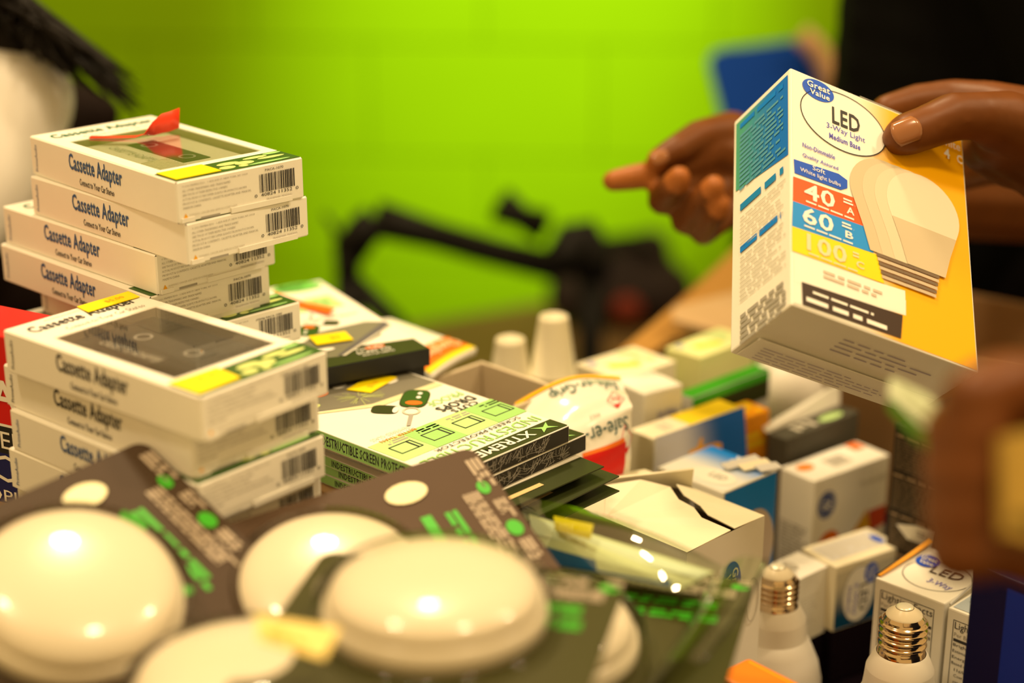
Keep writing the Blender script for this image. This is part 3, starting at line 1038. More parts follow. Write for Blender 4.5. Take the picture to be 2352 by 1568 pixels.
for (cs, cv, sz) in ((0.84, 0.74, 0.10), (0.88, 1.36, 0.10)):
    for k in range(4):
        q = [(sz, 0), (0, sz * 1.9), (-sz, 0), (0, -sz * 1.9)]
        a_, b_ = q[k], q[(k + 1) % 4]
        bag_poly(m, [(cs + a_[0], cv + a_[1]), (cs + b_[0], cv + b_[1]), (cs + b_[0] * 0.9, cv + b_[1] * 0.9), (cs + a_[0] * 0.9, cv + a_[1] * 0.9)], RED)
    bag_poly(m, [(cs - sz * .45, cv + sz), (cs, cv + sz * 1.75), (cs + sz * .45, cv + sz)], RED)
bag_text(m, 'Best', 0.89, 0.68, 0.79, 0.78, RED)
m.build('diamond_emblem', r)

# ------------------------------------------------------------------ logo used on the bulb boxes
def value_logo(m, f, u, v, ru, rv, ang=0.0):
    g = f.turn(u, v, ang)
    m.disc(g, 0, 0, ru, rv, LOGOBLUE, 0.0006)
    m.text(g, 'Great', -ru * 0.72, rv * 0.02, ru * 1.44, rv * 0.62, WHITEINK, 0.0009, True)
    m.text(g, 'Value', -ru * 0.55, -rv * 0.66, ru * 1.25, rv * 0.55, WHITEINK, 0.0009, True)


def led_oval(m, f, u, v, ru, rv, ang=0.0, way=None, fill=None):
    g = f.turn(u, v, ang)
    if fill:
        m.disc(g, 0, 0, ru, rv, fill, 0.0003, 40)
    m.ring(g, 0, 0, ru, rv, ru * 0.022, INK, 0.0005, 48)
    m.text(g, 'LED', -ru * 0.30, rv * 0.08, ru * 0.95, rv * 0.50, INK, 0.0007)
    if way:
        m.text(g, way[0], -ru * 0.42, -rv * 0.36, ru * 1.15, rv * 0.30, PURPLE, 0.0007)
        m.text(g, way[1], -ru * 0.34, -rv * 0.70, ru * 0.95, rv * 0.22, PURPLE, 0.0007)
    value_logo(m, f, u - ru * 0.62 * math.cos(ang) - rv * 0.72 * math.sin(ang), v - ru * 0.62 * math.sin(ang) + rv * 0.72 * math.cos(ang), ru * 0.36, rv * 0.42, ang)


# torn white bulb box
loc, yaw, L, W, H = upright((1300, 1152), (1578, 1268), (1758, 1184), -0.418, TABLE)
r = thing('bulb_box', 'battered white bulb box with torn open top standing in front of the blue bulb box', 'box', loc=loc, rz=yaw)
fc = faces(L, W, H)
m = MB()
for k, wd in (('front', L), ('right', W), ('back', L), ('left', W)):
    f = fc[k]
    vs = []; N = 6
    rr = random.Random(len(k))
    for j in range(N + 1):
        for i in range(N + 1):
            e = min(i, N - i) * min(j, N - j) / 9.0
            vs.append(f.p(wd * i / N, H * j / N, -abs(rr.gauss(0, 0.0012)) * min(1, e)))
    m.add(vs, [(j * 7 + i, j * 7 + i + 1, (j + 1) * 7 + i + 1, (j + 1) * 7 + i) for j in range(N) for i in range(N)], WHITE)
m.rect(fc['bottom'], 0, 0, L, W, WHITE, 0)
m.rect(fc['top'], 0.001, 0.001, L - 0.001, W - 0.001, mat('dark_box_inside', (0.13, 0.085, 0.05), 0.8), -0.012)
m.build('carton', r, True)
tf = fc['top']
m = MB()
# torn top flaps, crumpled
fl1 = [(0.030, 0.0, 0.000), (L, 0.0, 0.0), (L, W * 0.55, 0.001), (L * 0.80, W * 0.50, 0.0035), (L * 0.66, W * 0.62, 0.003), (L * 0.55, W * 0.60, 0.005), (L * 0.40, W * 0.72, 0.006), (L * 0.26, W * 0.55, 0.010), (0.012, W * 0.30, 0.008)]
for i in range(1, len(fl1) - 1):
    m.slab([tf.p(*fl1[0]), tf.p(*fl1[i]), tf.p(*fl1[i + 1])], 0.0006, CREAM)
m.slab([tf.p(0.0, 0.0, 0), tf.p(0.030, 0.0, 0), tf.p(0.020, W * 0.33, 0.006), tf.p(0.0, W * 0.25, 0.002)], 0.0006, CREAM)
m.build('torn_flap', r)
m = MB()
fl2 = [(L, W, 0.0), (L * 0.42, W, 0.0), (L * 0.40, W * 0.80, 0.006), (L * 0.55, W * 0.67, 0.006), (L * 0.68, W * 0.68, 0.003), (L * 0.80, W * 0.58, 0.0035), (L, W * 0.60, 0.001)]
for i in range(1, len(fl2) - 1):
    m.slab([tf.p(*fl2[0]), tf.p(*fl2[i]), tf.p(*fl2[i + 1])], 0.0006, CREAM)
m.build('torn_flap', r)
m = MB()
m.slab([tf.p(-0.001, W * 0.22, 0.004), tf.p(-0.002, W * 0.10, 0.010), tf.p(L * 0.42, W * 0.99, 0.013), tf.p(L * 0.40, W, 0.000), tf.p(0.0, W, 0.0)], 0.0012, CREAM)
m.build('raised_flap', r)
m = MB()
f = fc['right']
value_logo(m, f, W * 0.58, H - 0.034, 0.0150, 0.0085, -math.pi / 2)
m.ring(f, W * 0.30, H - 0.045, 0.018, 0.018, 0.0007, PURPLE, 0.0004)
m.rect(f, 0.001, 0.001, W - 0.001, 0.045, SKYBLUE, 0.0003)
m.ring(f, W * 0.88, H - 0.050, 0.006, 0.014, 0.0008, MATS['pale_grey_ink'], 0.0004)
m.build('side_print', r)

# General Electric style white box with round monogram
loc, yaw, L, W, H = upright((1792, 1072), (1871, 1106), (2045, 1043), -0.456, TABLE)
L2 = max(L, 0.036)
r = thing('bulb_box', 'white bulb box with round blue monogram and orange bulb picture', 'box', loc=loc, rz=yaw)
fc = faces(L, W, H)
MB().box((0, 0, H / 2), (L, W, H), WHITE, bevel=0.0015).build('carton', r)
m = MB()
f = fc['front']
m.words(f, 0.003, 0.02, L - 0.003, H - 0.035, 24, INKGREY, 4)
m.build('side_print', r)
m = MB()
f = fc['right']
m.disc(f, 0.013, H - 0.020, 0.0088, 0.0100, mat('deep_blue_ink', (0.01, 0.045, 0.26), 0.5))
m.ring(f, 0.013, H - 0.020, 0.0078, 0.0089, 0.0006, WHITEINK, 0.0004)
m.text(f, 'GE', 0.0085, H - 0.0235, 0.009, 0.007, WHITEINK, 0.0005, True)
m.text(f, 'Reveal light', 0.045, H - 0.017, 0.027, 0.0055, INKLIGHT, 0.0004)
m.disc(f, 0.017, H - 0.050, 0.0105, 0.0105, mat('orange_fruit_print', (0.62, 0.16, 0.01), 0.4), 0.0003)
m.disc(f, 0.020, H - 0.045, 0.004, 0.003, ORANGE, 0.0005)
m.shape(f, [(0.026, H - 0.062), (0.053, H - 0.034), (0.0605, H - 0.058), (0.045, H - 0.068)], mat('mustard_print', (0.70, 0.38, 0.02), 0.4), 0.0004)
m.shape(f, [(0.055, H - 0.036), (0.072, H - 0.036), (0.072, H - 0.050), (0.058, H - 0.052)], mat('brick_red_print', (0.55, 0.07, 0.02), 0.4), 0.0004)
m.words(f, 0.032, H - 0.060, 0.052, H - 0.050, 3, OLIVEDK, 8, 0.0006)
m.build('front_print', r)
m = MB()
f = fc['top']
m.disc(f, L * 0.35, 0.012, 0.005, 0.007, mat('orange_small_print', (0.75, 0.25, 0.02), 0.4))
m.rect(f, L * 0.30, 0.028, L * 0.75, 0.046, INKLIGHT)
m.words(f, L * 0.34, 0.030, L * 0.72, 0.045, 6, INKGREY, 2)
m.rect(f, L * 0.05, 0.060, L * 0.4, 0.070, ORANGE)
m.build('top_print', r)

# white LED box lying behind the bulbs, teal lower part
loc, yaw, L, W, H = upright((1873, 1248), (1921, 1303), (2045, 1237), -0.487, -0.532)
led_pose = (loc, yaw, L, W)
r = thing('bulb_box', 'small white bulb box with teal fade and sideways oval logo, below the monogram box', 'box', loc=loc, rz=yaw)
fc = faces(L, W, H)
MB().box((0, 0, H / 2), (L, W, H), CREAM, bevel=0.001).build('carton', r)
m = MB()
f = fc['right']
g = grad('teal_fade_print', (0.004, 0.06, 0.16), (0.62, 0.58, 0.46), 2, 0.008, 0.034)
m.rect(f, 0.001, 0.001, W - 0.001, H - 0.005, g, 0.0002)
led_oval(m, f, 0.020, H - 0.023, 0.0195, 0.0135, -math.pi / 2, ('3-Way', 'Medium'), WHITE)
m.build('front_print', r)
m = MB()
f = fc['top']
m.rect(f, 0.004, 0.004, L - 0.008, W - 0.004, GREYWHITE)
m.words(f, 0.006, 0.006, L - 0.010, W - 0.010, 7, INKLIGHT, 5)
m.disc(f, L * 0.5, W * 0.86, 0.006, 0.003, LOGOBLUE, 0.0005)
m.build('top_print', r)

# plain translucent white box behind the left bulb
loc, yaw, L, W, H = upright((1755, 1302), (1828, 1334), (1906, 1298), -0.489, -0.535)
r = thing('paper_box', 'plain crumpled white paper box behind the left bulb', 'box', loc=loc, rz=yaw)
paper_pose = (loc, yaw, L, W)
fc = faces(L, W, H)
m = MB()
rr = random.Random(4)
for k, wd, ht in (('front', L, H), ('right', W, H), ('top', L, W), ('back', L, H), ('left', W, H)):
    f = fc[k]; N = 8
    vs = [f.p(wd * i / N, ht * j / N, (-0.0016 * rr.random()) if 0 < i < N and 0 < j < N else 0) for j in range(N + 1) for i in range(N + 1)]
    m.add(vs, [(j * 9 + i, j * 9 + i + 1, (j + 1) * 9 + i + 1, (j + 1) * 9 + i) for j in range(N) for i in range(N)], WHITE)
m.build('paper_wrap', r, True)
m = MB()
m.disc(fc['top'], L * 0.55, W * 0.2, 0.006, 0.004, INKLIGHT); m.disc(fc['top'], L * 0.35, W * 0.45, 0.006, 0.003, INKLIGHT)
m.words(fc['right'], 0.004, 0.012, W - 0.01, H - 0.014, 9, MATS['pale_grey_ink'], 6, 0.0003, 0.2)
m.build('faint_print', r)

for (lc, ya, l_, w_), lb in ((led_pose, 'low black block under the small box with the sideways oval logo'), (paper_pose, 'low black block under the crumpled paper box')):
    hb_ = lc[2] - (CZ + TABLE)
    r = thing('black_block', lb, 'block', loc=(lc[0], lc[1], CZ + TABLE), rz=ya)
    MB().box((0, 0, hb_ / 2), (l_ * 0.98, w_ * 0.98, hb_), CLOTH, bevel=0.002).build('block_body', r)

# boxes with the lighting label
def facts_box(label, left, front, back, zt, open_top):
    a, b, c = atz(*left, zt), atz(*front, zt), atz(*back, zt)
    ex = (b - a); L = ex.length; ex.normalize()
    yaw = math.atan2(ex.y, ex.x)
    ey = Vector((-ex.y, ex.x, 0)); W = abs((c - a).dot(ey))
    H = zt - TABLE
    cen = a + ex * L / 2 + ey * W / 2
    r = thing('bulb_box', label, 'box', loc=(cen.x, cen.y, CZ + TABLE), rz=yaw)
    fc = faces(L, W, H)
    MB().box((0, 0, H / 2), (L, W, H), WHITE, bevel=0.001).build('carton', r)
    m = MB(); f = fc['front']
    u0, u1, v1 = 0.004, L - 0.006, H - 0.006
    m.frame(f, u0, 0.01, u1, v1, 0.0004, INK)
    m.text(f, 'Lighting Facts', u0 + 0.0012, v1 - 0.0065, (u1 - u0) * 0.94, 0.0056, INK)
    m.text(f, 'Per Bulb', u0 + 0.0012, v1 - 0.0100, 0.012, 0.0025, INKGREY)
    m.rect(f, u0 + 0.001, v1 - 0.0130, u1 - 0.001, v1 - 0.0112, INK)
    y = v1 - 0.0165
    for ln, wd, rt in (('Brightness', 0.0165, '800 lumens'), ('Estimated Yearly', 0.022, '$1.08'), ('Energy Cost', 0.018, ''), ('Based on 3 hrs/day', 0.022, ''), ('11\u00a2/kWh', 0.012, ''), ('Cost depends on', 0.020, ''), ('rates and use', 0.016, '')):
        m.text(f, ln, u0 + 0.0012 + (0.002 if 'B' not in ln and 'E' not in ln else 0), y, wd, 0.0024, INK)
        if rt:
            m.text(f, rt, u1 - 0.011, y, 0.010, 0.0024, INK)
        y -= 0.0038
    m.rect(f, u0, y + 0.001, u1, y + 0.0014, INK)
    m.text(f, 'Life', u0 + 0.0012, y - 0.0026, 0.006, 0.0026, INK)
    m.text(f, 'Based on 3 hrs/day', u0 + 0.0032, y - 0.0062, 0.022, 0.0022, INK)
    m.build('facts_label', r)
    tfm = fc['top']
    if not open_top:
        m = MB()
        led_oval(m, tfm, L * 0.54, W * 0.46, L * 0.44, W * 0.34, 0.10)
        m.text(tfm, '3-Way', L * 0.52, W * 0.24, L * 0.34, W * 0.13, PURPLE, 0.0006)
        m.build('top_print', r)
        m = MB()
        m.slab([tfm.p(0.0, 0.002, 0.0006), tfm.p(0.0, W, 0.0045), tfm.p(0.003, W, 0.0035), tfm.p(0.002, 0.002, 0.0006)], 0.0008, mat('orange_flap_edge', (0.75, 0.33, 0.03), 0.5))
        m.slab([tfm.p(-0.001, 0.002, 0.0003), tfm.p(-0.001, W, 0.0035), tfm.p(0.0, W, 0.0045), tfm.p(0.0, 0.002, 0.0010)], 0.0006, BLACK)
        m.build('raised_flap', r)
    else:
        m = MB()
        m.rect(tfm, 0.002, 0.002, L - 0.002, W - 0.002, mat('pale_blue_inside', (0.40, 0.47, 0.55), 0.4), 0.0003)
        m.slab([tfm.p(0.0, 0.001, 0.001), tfm.p(0.0, W, 0.012), tfm.p(0.001, W, 0.012), tfm.p(0.001, 0.001, 0.001)], 0.0012, GREYWHITE)
        m.tube([tfm.p(0.006, 0.014, 0.002), tfm.p(L * 0.6, 0.030, 0.002)], 0.0006, TEALBLUE)
        m.build('open_flaps', r)
    return r


facts_box('white bulb box with lighting facts label behind the upright right bulb', (2011, 1326), (2170, 1386), (2158, 1262), -0.460, False)
facts_box('white bulb box with open pale blue top right of the lighting facts box', (2178, 1394), (2330, 1452), (2300, 1322), -0.462, True)


# bulbs standing on their globes, screw bases up
def bulb(label, px, py, d, tip_z):
    c = at(px, py, d)
    z = CZ + TABLE
    r = thing('light_bulb', label, 'bulb', loc=(c.x, c.y, z), group='light bulbs standing base up')
    Ht = (CZ + tip_z) - z
    k = Ht / 0.108
    m = MB()
    prof = [(0.006, 0.0), (0.014, 0.0012), (0.022, 0.006), (0.0275, 0.014), (0.030, 0.024), (0.0298, 0.033), (0.0275, 0.044), (0.0235, 0.054), (0.0200, 0.062)]
    m.lathe([(a, b * k) for a, b in prof], PLASTICB, n=48, cap=True)
    m.build('globe', r, True)
    m = MB()
    prof = [(0.0200, 0.062), (0.0192, 0.068), (0.0187, 0.0735), (0.0186, 0.0740), (0.0150, 0.0815), (0.0136, 0.0828)]
    m.lathe([(a, b * k) for a, b in prof], mat('bulb_collar_plastic', (0.80, 0.75, 0.66), 0.35), n=48, cap=False)
    m.build('collar', r, True)
    m = MB()
    z0 = 0.0822 * k; z1 = 0.1010 * k
    prof = [(0.0136, z0 - 0.0004), (0.0139, z0), (0.0131, z0 + 0.0012), (0.0128, z0 + 0.0040)]
    nt = 4
    p0 = z0 + 0.0042
    pitch = (z1 - p0) / nt
    for q in range(nt):
        for s_ in range(10):
            a = 2 * math.pi * s_ / 10
            prof.append((0.01255 - 0.0010 * math.cos(a), p0 + pitch * (q + s_ / 10)))
    prof += [(0.0117, z1), (0.0112, z1 + 0.0008), (0.0098, z1 + 0.0026)]
    m.lathe(prof, METAL, n=56, cap=False)
    m.build('screw_base', r, True)
    m = MB()
    zz = z1 + 0.0024
    m.lathe([(0.0100, zz), (0.0097, zz + 0.0010), (0.0054, zz + 0.0042), (0.0050, zz + 0.0046)], mat('cream_insulator', (0.75, 0.66, 0.48), 0.3), n=40, cap=False)
    m.build('insulator', r, True)
    m = MB()
    m.lathe([(0.0050, zz + 0.0044), (0.0046, zz + 0.0052), (0.0030, zz + 0.0058), (0.0008, zz + 0.0060)], mat('pale_solder', (0.80, 0.76, 0.62), 0.3, metal=0.3), n=32)
    m.build('contact', r, True)
    return r


bulb('upright white light bulb, screw base up, in front of the lighting facts box', 2078, 1400, 0.950, -0.4505)
bulb('white light bulb, screw base up, between torn box and paper box', 1784, 1330, 1.032, -0.467)

# black box covered in small print
loc, yaw, L, W, H = upright((2058, 968), (2290, 1048), (2420, 985), -0.404, TABLE)
r = thing('black_box', 'tall black box covered in rows of small grey print', 'box', loc=loc, rz=yaw)
fc = faces(L, W, H)
MB().box((0, 0, H / 2), (L, W, H), mat('black_brown_card', (0.030, 0.022, 0.014), 0.5), bevel=0.001).build('carton', r)
m = MB(); f = fc['front']
PRT = mat('dim_tan_ink', (0.16, 0.115, 0.07), 0.5)
y = H - 0.006
for b_ in range(6):
    m.words(f, 0.002, y - 0.003, L * 0.5, y, 1, mat('tan_heading_ink', (0.34, 0.24, 0.15), 0.5), b_ + 20)
    m.words(f, 0.002, y - 0.024, L - 0.003, y - 0.0035, 11, PRT, b_ + 40)
    y -= 0.0265
m.build('small_print', r)
a0 = f.p(0.008, H - 0.066, 0.002)
m = MB()
m.slab([a0, a0 + f.ex * 0.012 + f.ey * -0.005 + f.n * 0.004, a0 + f.ex * 0.030 + f.ey * -0.004 + f.n * 0.003, a0 + f.ex * 0.034 + f.ey * 0.009 + f.n * 0.006, a0 + f.ex * 0.018 + f.ey * 0.0065 + f.n * 0.004], 0.0004, WHITE)
m.words(F(a0 + f.ex * 0.020 + f.ey * 0.001 + f.n * 0.006, f.ex, f.ey), 0, 0, 0.010, 0.004, 2, INKGREY, 3)
m.build('torn_label', r, label='white torn label')

# blue bulb box
loc, yaw, L, W, H = upright((1505, 1074), (1662, 1132), (1792, 1080), -0.424, TABLE)
r = thing('bulb_box', 'blue and white bulb box with clipped corner behind the torn white box', 'box', loc=loc, rz=yaw)
fc = faces(L, W, H)
MB().box((0, 0, H / 2), (L, W, H), WHITE, bevel=0.001).build('carton', r)
m = MB()
f = fc['top']
g = grad('blue_fade_top', (0.80, 0.80, 0.78), (0.004, 0.20, 0.75), 1, -0.01, W * 0.42)
m.rect(f, 0.001, 0.001, L - 0.001, W - 0.001, g)
m.disc(f, L * 0.62, W * 0.28, 0.016, 0.010, WHITE, 0.0004)
m.text(f, 'LED', L * 0.56, W * 0.25, 0.012, 0.006, INKGREY, 0.0006)
pts = []
for k in range(10):
    rr_ = 0.007 if k % 2 == 0 else 0.003
    pts.append((L * 0.55 + rr_ * math.cos(k * math.pi / 5), W * 0.86 + rr_ * math.sin(k * math.pi / 5)))
m.shape(f, pts, WHITEINK, 0.0006)
m.build('top_print', r)
m = MB()
f = fc['right']
m.rect(f, 0.001, 0.001, W - 0.001, H - 0.001, grad('blue_fade_side', (0.002, 0.08, 0.32), (0.004, 0.20, 0.72), 2, 0.03, 0.12), 0.0002)
pts = []
for k in range(33):
    a = -0.9 + k * (math.pi + 1.8) / 32
    pts.append((W * 0.60 + 0.019 * math.cos(a), H - 0.046 + 0.026 * math.sin(a)))
pts += [(W * 0.60 - 0.008, H - 0.090), (W * 0.60 + 0.008, H - 0.090)]
m.shape(f, pts, mat('bulb_picture_print', (0.55, 0.46, 0.40), 0.4), 0.0004)
m.build('side_print', r)
m = MB()
f = fc['top']
for k in range(3):
    m.slab([f.p(L - 0.024 + 0.008 * k, W * 0.50 + 0.006 * k, 0.004), f.p(L - 0.018 + 0.008 * k, W * 0.50 + 0.006 * k, 0.002), f.p(L - 0.010 + 0.008 * k, W * 0.95, 0.004), f.p(L - 0.016 + 0.008 * k, W * 0.95, 0.006)], 0.0012, GREYWHITE if k != 1 else CREAM)
m.build('folded_tab', r)

# yellow-topped box with a blue hang tab
loc, yaw, L, W, H = upright((1440, 988), (1500, 1008), (1712, 938), -0.416, TABLE)
r = thing('bulb_box', 'yellow-topped bulb box with raised blue hang tab and orange slot', 'box', loc=loc, rz=yaw)
fc = faces(L, W, H)
MB().box((0, 0, H / 2), (L, W, H), CREAM, bevel=0.001).build('carton', r)
m = MB(); f = fc['top']
m.rect(f, 0.001, W * 0.42, L - 0.001, W - 0.001, YELLOWINK); m.words(f, L * 0.3, W * 0.18, L * 0.8, W * 0.30, 2, INKLIGHT, 3)
m.build('top_print', r)
f = fc['right']
tabm = MB()
q = [f.p(0.001, H + 0.001, 0.001), f.p(W, H + 0.001, 0.001), f.p(W * 0.93, H - 0.034, 0.011), f.p(-0.010, H - 0.030, 0.011)]
tabm.slab([q[3], q[2], q[1], q[0]], 0.0008, WHITE)
tabm.build('hang_tab', r)
m = MB()
tfx = F(q[3], q[2] - q[3], (q[0] - q[3]) - (q[2] - q[3]) * 0.12)
tl = (q[2] - q[3]).length; th = (q[0] - q[3]).length
n_ = tfx.n
gm = bpy.data.materials.new('hang_tab_blue_fade'); 
bluefade = grad('hang_tab_fade', (0.55, 0.55, 0.62), (0.003, 0.12, 0.58), 1, -0.02, W * 0.22)
o2 = MB()
ins = 0.001
o2.poly([q[3] + n_ * 0.0006, q[2] + n_ * 0.0006, q[1] + n_ * 0.0006, q[0] + n_ * 0.0006], bluefade)
o2.build('hang_tab_print', r)
u0, v0 = tl * 0.40, th * 0.46
m.shape(tfx, [(u0, v0 - 0.002), (u0 + 0.030, v0 - 0.003), (u0 + 0.031, v0 + 0.002), (u0 + 0.023, v0 + 0.0045), (u0 + 0.019, v0 + 0.009), (u0 + 0.013, v0 + 0.009), (u0 + 0.009, v0 + 0.004), (u0 + 0.001, v0 + 0.003)], AMBER, 0.0012)
m.build('tab_slot', r)
m = MB()
m.text(tfx, 'Energy saving', tl * 0.66, th * 0.80, tl * 0.26, 0.0040, MATS['pale_grey_ink'], 0.0012)
m.text(tfx, '60W', tl * 0.80, th * 0.66, tl * 0.10, 0.0040, MATS['pale_grey_ink'], 0.0012)
m.build('tab_lettering', r)
bpy.data.materials.remove(gm)

# orange box
loc, yaw, L, W, H = upright((1650, 940), (1702, 962), (1768, 938), -0.426, TABLE)
r = thing('orange_box', 'small orange box behind the blue hang tab', 'box', loc=loc, rz=yaw)
fc = faces(L, W, H)
MB().box((0, 0, H / 2), (L, W, H), mat('orange_card', (0.85, 0.33, 0.008), 0.4), bevel=0.002).build('carton', r)
m = MB(); m.words(fc['right'], 0.004, H - 0.024, W - 0.004, H - 0.012, 2, YELLOWINK, 3); m.words(fc['top'], 0.002, 0.004, L - 0.002, W - 0.004, 3, YELLOWINK, 4)
m.build('faint_print', r)

# box with raised white flap in front of the brown carton
loc, yaw, L, W, H = upright((1745, 1062), (1792, 1080), (1965, 1008), -0.440, TABLE)
r = thing('opened_box', 'opened box coloured as a shaded gap, with raised white flap behind the monogram box', 'box', loc=(loc[0] + 0.012, loc[1] + 0.050, loc[2]), rz=yaw)
fc = faces(L, W, H)
MB().box((0, 0, H / 2), (L, W, H), mat('dark_gap_card', (0.07, 0.065, 0.05), 0.6), bevel=0.001).build('carton', r)  # shade of the dark gap around the flap painted into the card colour
m = MB()
f = fc['right']
m.slab([f.p(0.0, H, -L), f.p(W, H, -L), f.p(W * 1.05, H + 0.014, -L - 0.004), f.p(0.0, H + 0.003, -L - 0.004)], 0.0016, WHITE)
m.build('raised_flap', r)
m = MB(); m.disc(fc['top'], L * 0.6, W * 0.7, L * 0.25, 0.012, MINT2); m.words(fc['top'], L * .2, W * .2, L * .8, W * .5, 3, INKLIGHT, 8); m.build('top_print', r)

# big brown carton standing behind the bulb boxes, open towards the top
CX, CY, CYAW = 0.39, 1.255, -0.60
r = thing('open_carton', 'large open brown carton standing behind the bulb boxes', 'carton', loc=(CX, CY, CZ + TABLE), rz=CYAW)
cl, cw, ch = 0.36, 0.15, 0.135
MB().box((0, 0, 0.002), (cl, cw, 0.004), KRAFT).build('carton_floor', r)
for (a, b, c_, d_) in ((0, -cw / 2, cl, 0.004), (0, cw / 2, cl, 0.004), (-cl / 2, 0, 0.004, cw - 0.004), (cl / 2, 0, 0.004, cw - 0.004)):
    MB().box((a, b, ch / 2), (c_, d_, ch), KRAFT, bevel=0.001).build('carton_wall', r)

# orange package at the lower edge
loc, yaw, L, W, H = upright((1640, 1548), (1820, 1640), (1900, 1600), -0.445, TABLE)
r = thing('orange_package', 'bright orange package at the lower edge in front of the left bulb', 'box', loc=loc, rz=yaw)
MB().box((0, 0, H / 2), (L, W, H), mat('bright_orange_card', (0.80, 0.20, 0.008), 0.45), bevel=0.002).build('carton', r)
m = MB(); m.rect(faces(L, W, H)['top'], 0.003, W - 0.004, L - 0.003, W - 0.003, AMBER); m.build('fold_line', r)

# navy box at the right edge
loc, yaw, L, W, H = upright((2236, 1296), (2420, 1372), (2520, 1318), -0.405, TABLE)
r = thing('navy_box', 'dark navy blue box at the right edge beside the open-topped bulb box', 'box', loc=loc, rz=yaw)
MB().box((0, 0, H / 2), (L, W, H), mat('navy_card', (0.004, 0.007, 0.060), 0.4), bevel=0.001).build('carton', r)
m = MB(); m.rect(faces(L, W, H)['front'], L * 0.45, 0.02, L * 0.47 + 0.02, H - 0.005, mat('vivid_blue_print', (0.005, 0.03, 0.35), 0.3)); m.build('blue_stripe', r)

# rear pile at the right: white box, lime-topped boxes, green and black box
loc, yaw, L, W, H = upright((1415, 868), (1480, 905), (1562, 878), -0.400, TABLE)
r = thing('white_box', 'blurred white box with violet lettering right of the puffy bag', 'box', loc=loc, rz=yaw)
fc = faces(L, W, H)
MB().box((0, 0, H / 2), (L, W, H), WHITE, bevel=0.0015).build('carton', r)
m = MB(); m.text(fc['right'], 'Soft White', W * 0.35, H - 0.020, W * 0.5, 0.006, PURPLE); m.build('front_lettering', r)
for nm, lb, cl_, a3, zt in (('printed_box', 'blurred pale box with yellow print behind the white lettered box', CREAM, ((1330, 832), (1420, 872), (1545, 826)), -0.404),
                            ('printed_box', 'blurred lime-topped box at the back of the bulb pile', mat('lime_white_card', (0.72, 0.74, 0.36), 0.45), ((1535, 795), (1610, 822), (1725, 772)), -0.402)):
    loc, yaw, L, W, H = upright(*a3, zt, TABLE)
    r = thing(nm, lb, 'box', loc=loc, rz=yaw)
    fc = faces(L, W, H)
    MB().box((0, 0, H / 2), (L, W, H), cl_, bevel=0.001).build('carton', r)
    m = MB(); f = fc['top']
    m.shape(f, [(L * 0.35, W * 0.25), (L * 0.55, W * 0.22), (L * 0.8, W * 0.55), (L * 0.6, W * 0.6)], YELLOWINK if nm else GREEN)
    m.words(f, L * 0.1, W * 0.6, L * 0.8, W * 0.9, 4, MINT2, 4); m.words(f, L * .1, W * .08, L * .3, W * .2, 2, PURPLE, 3)
    m.build('top_print', r)
loc, yaw, L, W, H = upright((1560, 900), (1590, 915), (1762, 846), -0.414, TABLE)
r = thing('striped_box', 'blurred box with bright green top and black band beside the white bulb', 'box', loc=loc, rz=yaw)
fc = faces(L, W, H)
MB().box((0, 0, H / 2), (L, W, H), GREYWHITE, bevel=0.001).build('carton', r)
m = MB(); f = fc['top']; m.rect(f, 0.0005, 0.0005, L - 0.0005, W - 0.0005, GREEN)
f = fc['right']; m.rect(f, 0.0005, H - 0.020, W - 0.0005, H - 0.006, OLIVEDK); m.rect(f, 0.0005, H - 0.006, W - 0.0005, H - 0.0003, GREEN)
m.disc(f, W * 0.78, H - 0.034, 0.004, 0.006, SKYBLUE)
m.build('band_print', r)
# white bulb lying in the pile
b = at(1752, 912, 1.29)
r = thing('light_bulb', 'blurred white light bulb lying beside the green-topped box', 'bulb', M=Matrix.Translation(b) @ Matrix.Rotation(-0.9, 4, 'Z') @ Matrix.Rotation(1.25, 4, 'Y'))
m = MB(); m.lathe([(0.002, 0.052), (0.014, 0.050), (0.024, 0.040), (0.029, 0.024), (0.0285, 0.012), (0.024, -0.006), (0.019, -0.020)], PLASTICB, n=40); m.build('globe', r, True)
m = MB(); m.lathe([(0.019, -0.020), (0.017, -0.030), (0.0135, -0.038)], PLASTICB, n=40, cap=False); m.build('collar', r, True)
m = MB(); m.lathe([(0.0135, -0.038), (0.013, -0.045), (0.0135, -0.048), (0.0125, -0.052), (0.0133, -0.056), (0.011, -0.060), (0.004, -0.063)], METAL, n=32); m.build('screw_base', r, True)
loc, yaw, L, W, H = upright((1600, 985), (1650, 1008), (1800, 953), -0.495, TABLE)
r = thing('white_carton', 'white carton under the lying bulb at the back of the pile', 'carton', loc=(loc[0] + 0.01, loc[1] + 0.02, loc[2]), rz=yaw)
MB().box((0, 0, H / 2), (L, W, H), GREYWHITE, bevel=0.001).build('carton_body', r)
MB().rect(faces(L, W, H)['top'], 0.001, W * 0.5, L - 0.001, W * 0.5 + 0.001, INKLIGHT).build('flap_seam', r)
# folded cardboard sheets behind
r = thing('cardboard_sheet', 'tan folded cardboard flap lit from above behind the lime-topped box', 'cardboard')
m = MB(); m.slab([at(1545, 705, 1.42), at(1545, 735, 1.40), at(1705, 775, 1.38), at(1705, 665, 1.50)], 0.004, KRAFTL); m.build('flap_panel', r)
m = MB(); m.slab([at(1395, 830, 1.36), at(1420, 850, 1.35), at(1700, 690, 1.52), at(1700, 560, 1.62), at(1560, 690, 1.48)], 0.004, mat('orange_brown_cardboard', (0.42, 0.22, 0.05), 0.7)); m.build('side_panel', r)

# ------------------------------------------------------------------ foreground: puck lights on printed cards
PR = 0.0455
GREY_T = mat('warm_grey_text', (0.42, 0.34, 0.26), 0.5)


